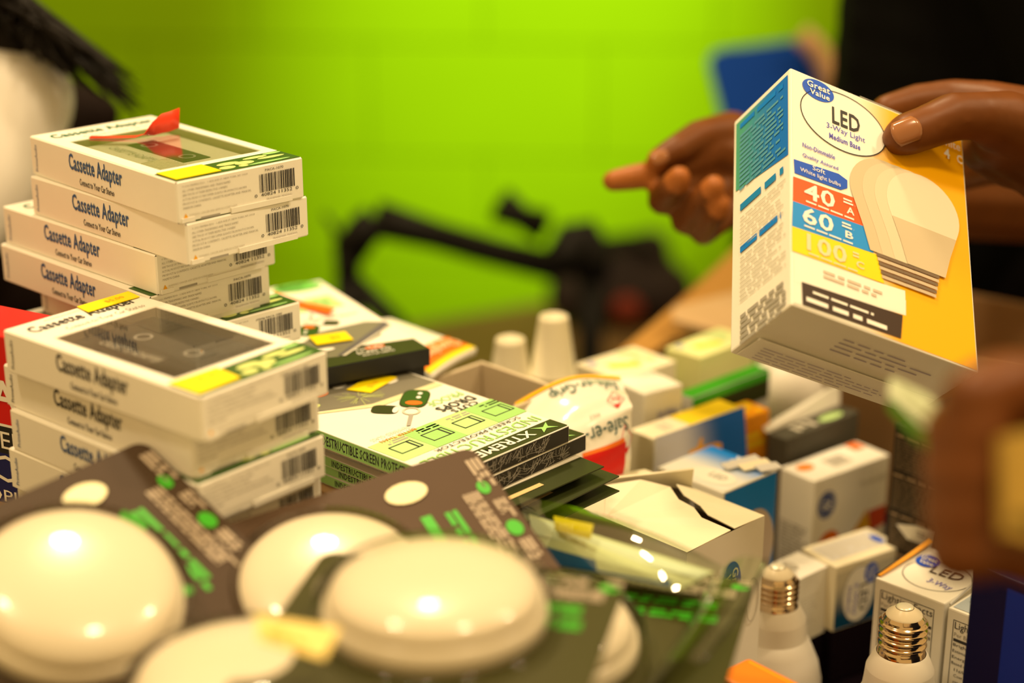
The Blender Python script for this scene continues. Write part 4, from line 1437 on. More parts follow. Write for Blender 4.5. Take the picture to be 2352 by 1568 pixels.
def puck_pack(label, cpx, cd, apx, bpx, la, lb, dome_ab, card, za=None, level=False, sticker=True, toff=0.0, ink2=None):
    """A printed card with a round push light. Corner seen at a pixel; a runs along the lettered edge, b across."""
    C = at(*cpx, cd)
    if level:
        A = atz(cpx[0] + apx[0], cpx[1] + apx[1], C.z - CZ); B = atz(cpx[0] + bpx[0], cpx[1] + bpx[1], C.z - CZ)
    else:
        k = FPX / cd
        A = at(cpx[0] + apx[0], cpx[1] + apx[1], cd - za[0] / k); B = at(cpx[0] + bpx[0], cpx[1] + bpx[1], cd - za[1] / k)
    ea = (A - C).normalized(); eb = (B - C); eb = (eb - ea * eb.dot(ea)).normalized()
    n = ea.cross(eb)
    flip = n.z < 0
    if flip:
        n = -n
    # local frame: x = b (across), y = -a or a so that z is the upper side
    X, Y = (eb, ea) if eb.cross(ea).z > 0 else (ea, eb)
    M = Matrix((X, Y, n)).transposed().to_4x4()
    M.translation = C
    r = thing('puck_light_pack', label, 'packaged light', M=M, group='puck lights on dark cards')
    swap = X is ea
    def P(a, b):
        return (a, b) if swap else (b, a)
    f = F((0, 0, 0), (1, 0, 0), (0, 1, 0))
    m = MB()
    rc = 0.007
    out = []
    for (ca_, cb_, a0) in ((rc, rc, math.pi), (la - rc, rc, 1.5 * math.pi), (la - rc, lb - rc, 0), (rc, lb - rc, 0.5 * math.pi)):
        for q in range(6):
            t_ = a0 + q * math.pi / 10
            out.append((ca_ + rc * math.cos(t_), cb_ + rc * math.sin(t_)))
    pts = [f.p(*P(a, b), 0) for a, b in out]
    if not swap:
        pts = pts[::-1]
    m.slab(pts, 0.0008, card)
    m.build('card', r)
    # lettering: rows that run along a, next to the a edge
    fa = F(f.p(*P(toff, 0)), f.p(*P(1, 0)) - f.p(0, 0), f.p(*P(0, 1)) - f.p(0, 0))
    h = 0.0004 if fa.n.z > 0 else -0.0004
    m = MB()
    def rw(a0, b0, a1, b1, mm):
        m.rect(fa, a0, b0, a1, b1, mm, h)
    def wr(a0, b0, a1, b1, rows, mm, sd):
        m.words(fa, a0, b0, a1, b1, rows, mm, sd, h, 0.7)
    wr(0.023 if toff else 0.008, 0.001, 0.030, 0.009, 3, GREY_T, 3)
    m.disc(fa, 0.028, 0.0085, 0.0045, 0.0032, GREEN, h)
    wr(0.038, 0.002, 0.052, 0.009, 3, GREY_T, 4)
    m.disc(fa, 0.058, 0.0073, 0.0052, 0.0040, GREEN, h)
    wr(0.066, 0.003, 0.080, 0.010, 3, GREY_T, 5)
    wr(0.029, 0.0120, 0.088, 0.0210, 4, GREY_T, 6)
    wr(0.036, 0.0270, 0.092, 0.0345, 2, GREEN, 7)
    wr(0.034, 0.0390, 0.092, 0.0470, 2 if toff else 1, GREEN, 8)
    m.build('card_lettering', r)
    m = MB()
    hb = 0.045
    so = [(0.0165 + 0.007 * math.cos(q), hb + 0.011 * math.sin(q)) for q in [k * math.pi / 8 for k in range(16)]]
    pts = [fa.p(a, b, h * 2) for a, b in so]
    m.poly(pts if h > 0 else pts[::-1], mat('cream_sticker', (0.86, 0.80, 0.50), 0.4))
    if sticker:
        m.build('hang_hole_sticker', r)
    c = f.p(*P(*dome_ab))
    T = Matrix.Translation(c)
    m = MB()
    m.lathe([(PR, 0.0005), (PR + 0.0006, 0.004), (PR, 0.009), (PR - 0.002, 0.0105)], PLASTICW, T, 64)
    m.build('base_ring', r, True)
    m = MB()
    prof = [(PR - 0.002, 0.0100), (PR - 0.0022, 0.0135), (PR - 0.004, 0.0165), (PR - 0.008, 0.0192), (PR - 0.015, 0.0215), (PR - 0.026, 0.0232), (0.008, 0.0240), (0.0005, 0.0241)]
    m.lathe(prof, PLASTICW, T, 64)
    m.build('dome', r, True)
    m = MB()
    prof = [(PR + 0.008, 0.0009), (PR + 0.0040, 0.001), (PR + 0.003, 0.014), (PR - 0.002, 0.0195), (PR - 0.012, 0.0240), (PR - 0.026, 0.0258), (0.008, 0.0266), (0.0005, 0.0267)]
    m.lathe(prof, clear('blister_plastic', (0.98, 0.98, 0.96), 0.02, 0.05, 1.10), T, 64, cap=False)
    m.build('blister', r, True)
    return r


DB = mat('dark_brown_card', (0.048, 0.026, 0.011), 0.6, spec=0.25)
DO = mat('dark_olive_card', (0.040, 0.038, 0.004), 0.6, spec=0.25)
puck_pack('puck light pack at lower left, its dark card leaning on the nearer cassette stack', (330, 1010), 0.828, (370, 360), (-330, 140), 0.145, 0.155, (0.068, 0.087), DB, za=(250, 250))
puck_pack('puck light pack with grey-brown card leaning on the nearer protector stack', (1085, 1025), 0.875, (200, 275), (-525, 165), 0.155, 0.160, (0.066, 0.106), mat('grey_brown_card', (0.075, 0.042, 0.022), 0.6, spec=0.25), za=(260, 229))
puck_pack('puck light pack with olive card and wide dome at bottom centre', (1440, 1335), 0.742, (-300, -30), (-270, 233), 0.135, 0.150, (0.071, 0.051), DO, level=True, sticker=False, toff=-0.022)
puck_pack('puck light pack cut off by the lower edge, left of the wide dome', (1030, 1625), 0.690, (-160, -110), (-170, 75), 0.120, 0.150, (0.050, 0.062), DB, level=True, sticker=False)
puck_pack('puck light pack with green lettered card right of the wide dome', (1735, 1335), 0.835, (-300, -35), (-295, 233), 0.145, 0.150, (0.086, 0.092), DO, level=True, sticker=False, toff=-0.022)
# yellow tag hanging on the pack at the lower edge
q = [at(588, 1412, 0.655), at(782, 1442, 0.655), at(745, 1512, 0.635), at(592, 1468, 0.64)]
r = thing('price_tag', 'pale yellow tag lying between two puck light packs', 'tag')
m = MB(); m.slab(q[::-1] if (q[1] - q[0]).cross(q[2] - q[0]).z < 0 else q, 0.0006, mat('pale_yellow_tag', (0.80, 0.62, 0.20), 0.5)); m.build('tag_card', r)
cq = sum(q, Vector()) / 4
f = F(q[3], q[2] - q[3], q[0] - q[3])
m = MB(); m.words(f, 0.003, 0.003, 0.022, 0.009, 2, AMBER, 3, 0.0010 if f.n.z > 0 else -0.0016); m.build('tag_print', r)

# clear clamshell with white and blue insert
r = thing('clamshell_package', 'clear plastic clamshell with white and blue insert beside the torn box', 'package')
pa, pb, pc, pd = at(1215, 1180, 0.875), at(1640, 1312, 0.815), at(1560, 1352, 0.80), at(1235, 1290, 0.85)
m = MB(); m.slab([pd, pc, pb, pa], 0.001, mat('pale_insert_card', (0.74, 0.70, 0.50), 0.45)); m.build('insert_card', r)
f = F(pd, pc - pd, pa - pd)
hh = 0.0006 if (pd - pc).cross(pa - pc).dot(f.n) < 0 or f.n.z > 0 else -0.0016
lw = (pc - pd).length
m = MB()
m.poly([pd + f.n * .0008, pd.lerp(pc, 0.95) + f.n * .0008, pd.lerp(pc, 0.85).lerp(pb, 0.25) + f.n * .0008, pd.lerp(pa, 0.36) + f.n * .0008], mat('strong_blue_print', (0.008, 0.10, 0.36), 0.4))
m.poly([pa.lerp(pd, 0.08) + f.n * .0008, pb.lerp(pc, 0.1) + f.n * .0008, pb.lerp(pc, 0.45) + f.n * .0008, pa.lerp(pd, 0.42) + f.n * .0008], WHITE)
m.build('insert_print', r)
m = MB()
vs = []; NN = 20
for i in range(NN + 1):
    t_ = i / NN
    top_ = at(1190 + 520 * t_, 1140 + 60 * t_ + 130 * t_ ** 2.0, 0.885 - 0.075 * t_)
    bot = pd.lerp(pc, t_) + Vector((0, -0.004, 0.0))
    for j in range(9):
        w_ = j / 8
        p_ = bot.lerp(top_, w_) + Vector((0, -0.35, 1)).normalized() * 0.012 * math.sin(math.pi * w_) * math.sin(math.pi * t_)
        vs.append(p_)
m.add(vs, [(i * 9 + j, (i + 1) * 9 + j, (i + 1) * 9 + j + 1, i * 9 + j + 1) for i in range(NN) for j in range(8)], CLEARG)
m.build('clear_shell', r, True)
m = MB(); fsh = lambda i, j: vs[i * 9 + j] + Vector((0, -0.3, 1)).normalized() * -0.002
m.poly([fsh(3, 6), fsh(7, 5), fsh(7, 3), fsh(3, 4)], YELLOWINK); m.build('price_sticker', r)

# loose curved sheet of clear plastic at the right of the lettered card
r = thing('clear_wrapper', 'curved piece of clear greenish plastic at the right end of the lettered card', 'wrapper')
m = MB(); vs = []
for i in range(15):
    t_ = i / 14
    a_ = at(1756 - 90 * t_ - 60 * t_ * t_, 1335 + 240 * t_, 0.80 - 0.075 * t_) + Vector((0, 0, 0.011))
    for j in range(7):
        w_ = j / 6
        vs.append(a_ + Vector((-0.030 * w_, -0.004 * w_, -0.018 * w_ + 0.010 * math.sin(math.pi * w_))))
m.add(vs, [(i * 7 + j, i * 7 + j + 1, (i + 1) * 7 + j + 1, (i + 1) * 7 + j) for i in range(14) for j in range(6)], CLEARG)
m.build('plastic_sheet', r, True)
m = MB(); m.tube([vs[i * 7] for i in range(15)], 0.0009, CLEARG, 6); m.build('folded_rim', r, True)

# ------------------------------------------------------------------ background: bench, metal stand, bag, blue chair
BENCH = mat('brown_bench_wood', (0.13, 0.075, 0.03), 0.55, noise=0.2, scale=14)
bz = 0.40
r = thing('wooden_bench', 'long brown wooden bench along the green wall', 'bench', loc=(-0.08, 2.53, 0), rz=0.50)
MB().box((0, 0, bz - 0.02), (0.80, 0.34, 0.04), BENCH, bevel=0.004).build('bench_top', r)
MB().box((0, -0.155, bz - 0.09), (0.76, 0.02, 0.10), BENCH, bevel=0.003).build('apron', r)
for sx in (-0.36, 0.36):
    for sy in (-0.13, 0.13):
        MB().box((sx, sy, (bz - 0.04) / 2), (0.05, 0.05, bz - 0.04), BENCH, bevel=0.003).build('leg', r)

D = 2.02
r = thing('metal_stand', 'black tubular metal stand folded on the floor before the green wall', 'stand')
def tb(name, pts, rad):
    MB().tube([at(*p) for p in pts], [q * 1.25 for q in rad] if isinstance(rad, list) else rad * 1.25, BLACKMETAL, 12).build(name, r, True)
fl = at(800, 690, 2.0); fl.z = 0.0
tb('post', [(795, 560, D), (800, 640, D - 0.01)], 0.012)
p0 = at(800, 640, D - 0.01)
MB().tube([p0, Vector((p0.x, p0.y + 0.01, 0.30)), Vector((p0.x - 0.02, p0.y + 0.02, 0.0))], 0.016, BLACKMETAL, 12).build('post', r, True)
p1_ = at(905, 740, D - 0.02)
MB().tube([at(815, 655, D - 0.01), p1_, Vector((p1_.x + 0.14, p1_.y, 0.0))], 0.014, BLACKMETAL, 12).build('leg', r, True)
tb('arm', [(795, 585, D), (835, 530, D), (865, 505, D)], 0.017)
tb('crossbar', [(865, 503, D), (1000, 540, D + 0.02), (1140, 580, D + 0.05), (1275, 612, D + 0.08)], [0.018, 0.014, 0.014, 0.015])
tb('hook', [(1275, 612, D + 0.08), (1300, 575, D + 0.09), (1312, 548, D + 0.1), (1345, 540, D + 0.1), (1362, 575, D + 0.1), (1358, 640, D + 0.1)], 0.018)
tb('handle', [(1150, 470, D + 0.06), (1200, 500, D + 0.07), (1245, 520, D + 0.08)], [0.018, 0.012, 0.017])
MB().tube([at(795, 585, D), at(770, 525, D), at(745, 490, D)], [0.006, 0.004, 0.003], BLACKMETAL, 8).build('cable', r, True)
b2 = at(1358, 640, D + 0.1)
MB().tube([b2, Vector((b2.x, b2.y, bz + 0.02))], 0.016, BLACKMETAL, 12).build('post', r, True)


def blob(name, balls, m, parent, voxel, smooth=8, thick=None):
    """One continuous surface grown around chains of tapered limbs."""
    bm = bmesh.new()
    for ch in balls:
        pts = []
        for i in range(len(ch) - 1):
            (p, a), (q, b) = ch[i], ch[i + 1]
            p, q = Vector(p), Vector(q)
            d = (q - p).length
            n = max(1, int(d / (min(a, b) * 0.30)))
            for k in range(n):
                t_ = k / n
                pts.append((p.lerp(q, t_), a + (b - a) * t_))
        pts.append((Vector(ch[-1][0]), ch[-1][1]))
        for c, rad in pts:
            bmesh.ops.create_icosphere(bm, subdivisions=2, radius=rad, matrix=Matrix.Translation(c))
    me = bpy.data.meshes.new(name)
    bm.to_mesh(me); bm.free()
    o = bpy.data.objects.new(name, me)
    COL.objects.link(o)
    md = o.modifiers.new('r', 'REMESH'); md.mode = 'VOXEL'; md.voxel_size = voxel; md.use_smooth_shade = True
    ms = o.modifiers.new('s', 'SMOOTH'); ms.factor = 0.5; ms.iterations = smooth
    dg = bpy.context.evaluated_depsgraph_get()
    nm = bpy.data.meshes.new_from_object(o.evaluated_get(dg))
    o.modifiers.clear()
    o.data = nm
    nm.name = name
    bpy.data.meshes.remove(me)
    nm.materials.clear(); nm.materials.append(m)
    nm.polygons.foreach_set('use_smooth', [True] * len(nm.polygons))
    if parent is not None:
        o.parent = parent
    return o


r = thing('dark_bag', 'slumped dark bag with dull red patches on the bench', 'bag')
c = atz(1405, 745, bz - CZ)
cb_ = Vector((c.x, c.y, bz))
blob('bag_body', [[((cb_.x - 0.06, cb_.y, bz + 0.05), 0.05), ((cb_.x + 0.08, cb_.y, bz + 0.055), 0.055)], [((cb_.x + 0.0, cb_.y + 0.01, bz + 0.09), 0.05), ((cb_.x + 0.06, cb_.y + 0.01, bz + 0.125), 0.035)]], mat('dark_bag_cloth', (0.016, 0.009, 0.008), 0.8), r, 0.012, 4)
m = MB(); MR = mat('dull_red_cloth', (0.16, 0.02, 0.008), 0.6)
m.lathe([(0.002, 0.012), (0.018, 0.008), (0.024, 0.0)], MR, Matrix.Translation((cb_.x + 0.02, cb_.y - 0.058, bz + 0.045)) @ Matrix.Rotation(math.pi / 2, 4, 'X'), 20)
m.build('red_patch', r, True)
m = MB(); m.tube([(cb_.x - 0.05, cb_.y - 0.02, bz + 0.09), (cb_.x - 0.02, cb_.y - 0.03, bz + 0.15), (cb_.x + 0.03, cb_.y - 0.03, bz + 0.155), (cb_.x + 0.07, cb_.y - 0.02, bz + 0.12)], 0.008, BLACKMETAL); m.build('strap', r, True)

# blue chair
CB = mat('blue_chair_plastic', (0.004, 0.050, 0.36), 0.7, noise=0.05, spec=0.1)
r = thing('blue_chair', 'blue plastic chair with tan side rail in front of the green wall', 'chair')
dd = 2.25
tl, tr, bl, br = at(1622, 118, dd), at(1850, 88, dd), at(1668, 300, dd), at(1990, 300, dd)
m = MB()
pts = []
for (p_, q_, s_) in ((bl, tl, 0), (tl, tr, 1)):
    pass
corner = [bl, bl.lerp(tl, 0.5), bl.lerp(tl, 0.86), tl + (tr - tl) * 0.05 + (tl - bl) * -0.03, tl + (tr - tl) * 0.16, tr, tr.lerp(br, 0.35), tr.lerp(br, 0.7), br, br + Vector((0.02, 0.02, -0.12)), bl + Vector((0.02, 0.02, -0.12))]
nb = (tl - bl).cross(tr - bl).normalized()
corner = [c_ - nb * (c_ - bl).dot(nb) for c_ in corner]
m.slab(corner[::-1], 0.016, CB); m.build('backrest', r)
sb = bl + Vector((0.0, 0.02, -0.12)); sz_ = 0.45
m = MB(); m.box((bl.x + 0.11, bl.y - 0.16, sz_), (0.36, 0.38, 0.02), CB, bevel=0.006); m.build('seat', r)
for sx, sy in ((0, -0.31), (0.32, -0.31), (0, 0.0), (0.32, 0.0)):
    m = MB(); m.tube([(bl.x - 0.05 + sx, bl.y + sy, sz_ - 0.01), (bl.x - 0.05 + sx, bl.y + sy, 0)], 0.012, BLACKMETAL); m.build('leg', r)
for q_ in (bl + Vector((0.03, 0.014, -0.1)), br + Vector((-0.02, 0.014, -0.1))):
    m = MB(); m.tube([q_, Vector((q_.x, q_.y + 0.03, sz_))], 0.012, BLACKMETAL); m.build('back_post', r)
m = MB(); m.tube([at(1838, 78, dd - 0.03), at(1872, 108, dd - 0.03), at(1900, 150, dd - 0.03), at(1915, 260, dd - 0.03)], 0.014, mat('tan_rail', (0.42, 0.25, 0.12), 0.5), 14); m.build('side_rail', r, True)

# ------------------------------------------------------------------ held box
s_ = 0.155 / 0.14
HW, HD, HH = 0.1067 * s_, 0.0509 * s_, 0.155
R3 = Matrix(((0.8901, -0.4489, 0.0795), (0.2298, 0.5925, 0.7721), (-0.3937, -0.6689, 0.6305)))
R3 = R3.to_quaternion().normalized().to_matrix()
HC = Vector((0.1684, 0.8325, -0.24)) * s_ + Vector((0, 0, CZ))
HM = Matrix.Translation(HC) @ R3.to_4x4() @ Matrix.Translation((0, 0, -HH / 2))
r = thing('bulb_box', 'large yellow and white three-way bulb box held up in a hand', 'box', M=HM)
fc = faces(HW, HD, HH)
MB().box((0, 0, HH / 2), (HW, HD, HH), WHITE, bevel=0.0012).build('carton', r)
f = fc['front']
def hv(px, py):
    """Pixel on the front panel to panel coordinates."""
    o = cam.location; d = (at(px, py, 1.0) - o)
    M = HM.inverted()
    o2 = M @ o; d2 = (M.to_3x3() @ d)
    t_ = (-HD / 2 - o2.y) / d2.y
    p_ = o2 + d2 * t_
    return p_.x + HW / 2, p_.z
def hl(px, py):
    """Pixel on the left panel to that panel's coordinates."""
    o = cam.location; d = (at(px, py, 1.0) - o)
    M = HM.inverted()
    o2 = M @ o; d2 = (M.to_3x3() @ d)
    t_ = (-HW / 2 - o2.x) / d2.x
    p_ = o2 + d2 * t_
    return HD / 2 - p_.y, p_.z
YG = grad('yellow_panel_fade', (0.86, 0.84, 0.76), (0.90, 0.44, 0.0), 0, -HW * 0.18, HW * 0.10, 0.35, 0.1)
m = MB()
m.rect(f, 0.0012, 0.0012, HW - 0.0012, HH - 0.0012, YG)
m.shape(f, [hv(1820, 215), hv(1975, 215), hv(1972, 240), hv(1960, 420), hv(1825, 370)], WHITE, 0.0003) if False else None
m.shape(f, [hv(2120, 430), hv(2180, 300), hv(2214, 310), hv(2216, 370), hv(2170, 372)], mat('tan_corner_print', (0.72, 0.36, 0.08), 0.4), 0.0003) if False else None
m.shape(f, [hv(1822, 620), hv(2080, 690), hv(2080, 725), hv(1845, 655), hv(1845, 700), hv(1822, 695)], WHITE, 0.0003)
m.shape(f, [hv(1822, 590), hv(2078, 668), hv(2080, 722), hv(1825, 648)], WHITE, 0.00035)
m.build('front_panel_print', r)
m = MB()
ou, ov = hv(1936, 283); 
e0 = hv(2030, 317); e1 = hv(1950, 212)
ru = 0.0285; rv = 0.0200
led = []
m.disc(f, ou, ov, ru, rv, WHITE, 0.0004, 48)
m.ring(f, ou, ov, ru, rv, 0.0006, INK, 0.0006, 56)
u_, v_ = hv(1910, 283)
m.text(f, 'LED', u_, v_, 0.0185, 0.0115, INK, 0.0007, True)
u_, v_ = hv(1897, 290); m.text(f, '3-Way Light', u_ , v_ - 0.0022, 0.0255, 0.0048, PURPLE, 0.0007)
u_, v_ = hv(1903, 308); m.text(f, 'Medium Base', u_, v_ - 0.0030, 0.0205, 0.0038, PURPLE, 0.0007, True)
u_, v_ = hv(1842, 338); m.text(f, 'Non-Dimmable', u_, v_, 0.0210, 0.0030, PURPLE, 0.0007, True)
u_, v_ = hv(1842, 362); m.text(f, 'Quality Assured', u_, v_, 0.0230, 0.0030, PURPLE, 0.0007, True)
m.build('oval_logo', r)
m = MB(); u_, v_ = hv(1878, 209); value_logo(m, f, u_, v_, 0.0105, 0.0070); m.build('round_emblem', r)
m = MB()
q = [hv(1822, 366), hv(1925, 400), hv(1945, 415), hv(1945, 433), hv(1930, 437), hv(1824, 398)]
m.shape(f, q, LOGOBLUE, 0.0005)
u_, v_ = hv(1872, 408); m.text(f, 'Soft', u_ - 0.002, v_ + 0.0040, 0.008, 0.0030, WHITEINK, 0.0008); m.text(f, 'White light bulbs', u_ - 0.010, v_ - 0.0008, 0.026, 0.0034, WHITEINK, 0.0008)
m.build('blue_banner', r)
for nm, q, mm, tx, px_, ink_, sm_ in (('orange_band', ((1821, 406), (1975, 460), (1993, 524), (1820, 462)), mat('vermilion_ink', (0.82, 0.10, 0.012), 0.4), '40', (1842, 466), WHITEINK, 'A'),
                                      ('blue_band', ((1820, 462), (1993, 524), (2005, 582), (1818, 520)), mat('cerulean_ink', (0.01, 0.27, 0.80), 0.45), '60', (1838, 522), WHITEINK, 'B'),
                                      ('yellow_band', ((1818, 520), (2012, 585), (2030, 652), (1818, 576)), mat('sun_yellow_ink', (0.90, 0.66, 0.0), 0.4), '100', (1848, 586), MATS['pale_yellow_print'], 'C')):
    m = MB(); m.shape(f, [hv(*p_) for p_ in q], mm, 0.0005)
    u_, v_ = hv(*px_)
    m.text(f, tx, u_ + 0.001, v_ + 0.0035, 0.0195 if tx != '100' else 0.025, 0.0105, ink_, 0.0008, True)
    m.words(f, u_ + 0.026 + (0.004 if tx == '100' else 0), v_ + 0.010, u_ + 0.034, v_ + 0.014, 2, ink_, 3, 0.0008)
    m.text(f, sm_, u_ + 0.028 + (0.004 if tx == '100' else 0), v_ + 0.0042, 0.005, 0.0045, ink_, 0.0008, True)
    m.words(f, u_ + 0.002, v_ + 0.0008, u_ + 0.036, v_ + 0.0026, 1, ink_, 5, 0.0008)
    m.build(nm, r)
# overlapping bulb pictures
m = MB()
tones = [(0.60, 0.50, 0.34), (0.64, 0.55, 0.39), (0.68, 0.60, 0.44), (0.76, 0.69, 0.54)]
c0 = hv(2130, 470); top0 = hv(2108, 392); bot0 = hv(2130, 660)
for k in range(4):
    dx = -0.0080 * (3 - k)
    mm = mat('bulb_picture_%d' % k, tones[k], 0.35, noise=0.01)
    cx_, cy_ = c0[0] + dx - 0.004, c0[1] - 0.006
    pts = []
    for q_ in range(25):
        a_ = -0.35 + q_ * (math.pi + 0.7) / 24
        pts.append((cx_ + 0.0245 * math.cos(a_), cy_ + 0.0235 * math.sin(a_)))
    pts += [(cx_ - 0.0165, cy_ - 0.026), (cx_ - 0.0125, cy_ - 0.040), (cx_ + 0.0125, cy_ - 0.040), (cx_ + 0.0165, cy_ - 0.026)]
    m.shape(f, pts, mm, 0.0009 + 0.0001 * k)
    if k == 3:
        m.shape(f, [(cx_ - 0.0215, cy_ - 0.012), (cx_ + 0.0215, cy_ - 0.012), (cx_ + 0.0165, cy_ - 0.026), (cx_ + 0.0125, cy_ - 0.040), (cx_ - 0.0125, cy_ - 0.040), (cx_ - 0.0165, cy_ - 0.026)], mat('bulb_picture_neck', (0.58, 0.49, 0.34), 0.35), 0.0014)
    for q_ in range(6):
        m.rect(f, cx_ - 0.0085 + 0.0006 * q_, cy_ - 0.0422 - 0.0026 * q_, cx_ + 0.0085 - 0.0006 * q_, cy_ - 0.0402 - 0.0026 * q_, mat('screw_print_light', (0.55, 0.46, 0.34), 0.3) if q_ % 2 else mat('screw_print_dark', (0.18, 0.13, 0.09), 0.3), 0.0010 + 0.0001 * k)
m.build('bulb_picture', r)
m = MB()
m.shape(f, [hv(1840, 648), hv(2072, 725), hv(2068, 778), hv(1842, 700)], mat('brown_black_ink', (0.045, 0.025, 0.018), 0.4), 0.0006)
u_, v_ = hv(1850, 690)
fr = F(f.p(*hv(1848, 690)), f.p(*hv(2066, 762)) - f.p(*hv(1848, 690)), f.ey)
m.words(f, u_ + 0.004, hv(1850, 672)[1], u_ + 0.046, hv(1850, 662)[1], 1, WHITEINK, 5, 0.0009)
m.words(f, u_, hv(1850, 696)[1], u_ + 0.050, hv(1850, 678)[1], 1, WHITEINK, 6, 0.0009)
u2, v2 = hv(1860, 622)
m.words(f, u2 + 0.008, v2 - 0.002, u2 + 0.045, v2 + 0.004, 2, mat('faint_brown_ink', (0.62, 0.50, 0.40), 0.5), 7, 0.0007)
m.build('label_block', r)
m = MB()
u_, v_ = hv(2165, 330)
m.text(f, 'white', u_ - 0.004, v_ - 0.001, 0.016, 0.0055, WHITEINK, 0.0008)
m.text(f, '4', u_ - 0.000, v_ - 0.010, 0.004, 0.007, WHITEINK, 0.0008, True); m.text(f, 'C', u_ + 0.009, v_ - 0.010, 0.004, 0.006, WHITEINK, 0.0008, True)
m.build('corner_lettering', r)
# left panel
m = MB(); f2 = fc['left']
m.shape(f2, [hl(1692, 286), hl(1810, 172), hl(1811, 355), hl(1691, 440)], grad('teal_panel_fade', (0.08, 0.38, 0.26), (0.01, 0.17, 0.70), 1, 0.028, -0.020), 0.0003)
m.build('teal_panel', r)
m = MB()
def band(y0, y1, sd, mm, rows, ink_w=0.7):
    a_, b_ = hl(1702, y0 + 95), hl(1806, y0); c_, d_ = hl(1702, y1 + 95), hl(1806, y1)
    g_ = F(f2.p(*c_), f2.p(*d_) - f2.p(*c_), f2.ey)
    m.words(f2, a_[0], min(c_[1], d_[1]), b_[0], max(a_[1], b_[1]), rows, mm, sd, 0.0006, ink_w)
band(190, 200, 1, MATS['sky_blue_print'], 1); band(215, 345, 2, mat('pale_blue_ink', (0.10, 0.34, 0.52), 0.5), 13, 0.5)
band(375, 395, 3, TEALBLUE, 1); band(405, 480, 4, MATS['pale_grey_ink'], 9, 0.28); band(480, 490, 5, SKYBLUE, 1, 0.9); band(500, 600, 6, MATS['pale_grey_ink'], 11, 0.28)
band(640, 700, 7, INKGREY, 6, 0.7)
m.build('side_lettering', r)
# bottom panel
m = MB(); f3 = fc['bottom']
m.words(f3, HW * 0.34, HD * 0.56, HW * 0.84, HD * 0.84, 4, mat('dim_violet_ink', (0.36, 0.31, 0.42), 0.5), 9, 0.0005, 0.22)
m.slab([f3.p(0.003, 0.002, 0.0004), f3.p(0.003, HD * 0.42, 0.0020), f3.p(HW - 0.003, HD * 0.42, 0.0020), f3.p(HW - 0.003, 0.002, 0.0004)], 0.0005, WHITE)
m.words(f3, HW * 0.08, HD * 0.10, HW * 0.75, HD * 0.34, 5, MATS['dim_violet_ink'], 11, 0.0026, 0.22)
m.build('bottom_flap', r)
m = MB()
tpv = fc['top']
m.slab([tpv.p(0.0, 0.0, 0.0003), tpv.p(HW * 0.40, 0.0, 0.0003), tpv.p(HW * 0.40, 0.0, 0.004), tpv.p(0.0, 0.0, 0.004)], 0.0006, WHITE) if False else m.tube([tpv.p(HW * 0.40, 0.001, 0.0006), tpv.p(HW * 0.80, 0.001, 0.0006)], 0.0008, CLEAR, 8)
m.build('tape_edge', r)

# ------------------------------------------------------------------ people
SKIN = mat('dark_brown_skin', (0.135, 0.040, 0.006), 0.45, noise=0.25, scale=55, bump=0.12, spec=0.25)
SKINL = mat('pale_palm_skin', (0.34, 0.11, 0.022), 0.45, noise=0.12, scale=60)
NAIL = mat('finger_nail', (0.30, 0.12, 0.045), 0.22, noise=0.06, coat=0.5)
SHIRTB = mat('black_shirt_cloth', (0.004, 0.004, 0.004), 0.95, noise=0.3, scale=200, spec=0.05)
HAIR = mat('black_hair', (0.006, 0.004, 0.003), 0.6, spec=0.2)
V = Vector


def head_chains(c, fw, s=1.0):
    """Head with face: c centre, fw facing direction (level)."""
    fw = V(fw).normalized(); up = V((0, 0, 1)); rt = fw.cross(up)
    def q(a, b, d):
        return c + (rt * a + fw * b + up * d) * s
    ch = [[(q(0, -0.02, 0.03), 0.085 * s), (q(0, 0.02, 0.02), 0.080 * s)], [(q(0, 0.03, -0.05), 0.058 * s), (q(0, 0.055, -0.085), 0.032 * s)],
          [(q(0, 0.093, 0.005), 0.010 * s), (q(0, 0.112, -0.030), 0.013 * s)], [(q(-0.018, 0.088, -0.062), 0.009 * s), (q(0.018, 0.088, -0.062), 0.009 * s)],
          [(q(-0.085, -0.005, 0.0), 0.016 * s), (q(-0.085, -0.008, -0.03), 0.012 * s)], [(q(0.085, -0.005, 0.0), 0.016 * s), (q(0.085, -0.008, -0.03), 0.012 * s)],
          [(q(0, -0.03, -0.06), 0.052 * s), (q(0, -0.045, -0.17), 0.055 * s)]]
    eyes = [q(-0.032, 0.082, 0.008), q(0.032, 0.082, 0.008)]
    return ch, eyes, q


def eye_part(p, parent, s=1.0):
    m = MB(); m.lathe([(0.0005, -0.011), (0.008, -0.008), (0.011, 0), (0.008, 0.008), (0.0005, 0.011)], mat('eye_white', (0.75, 0.70, 0.62), 0.2), Matrix.Translation(p), 16)
    m.build('eye', parent, True)


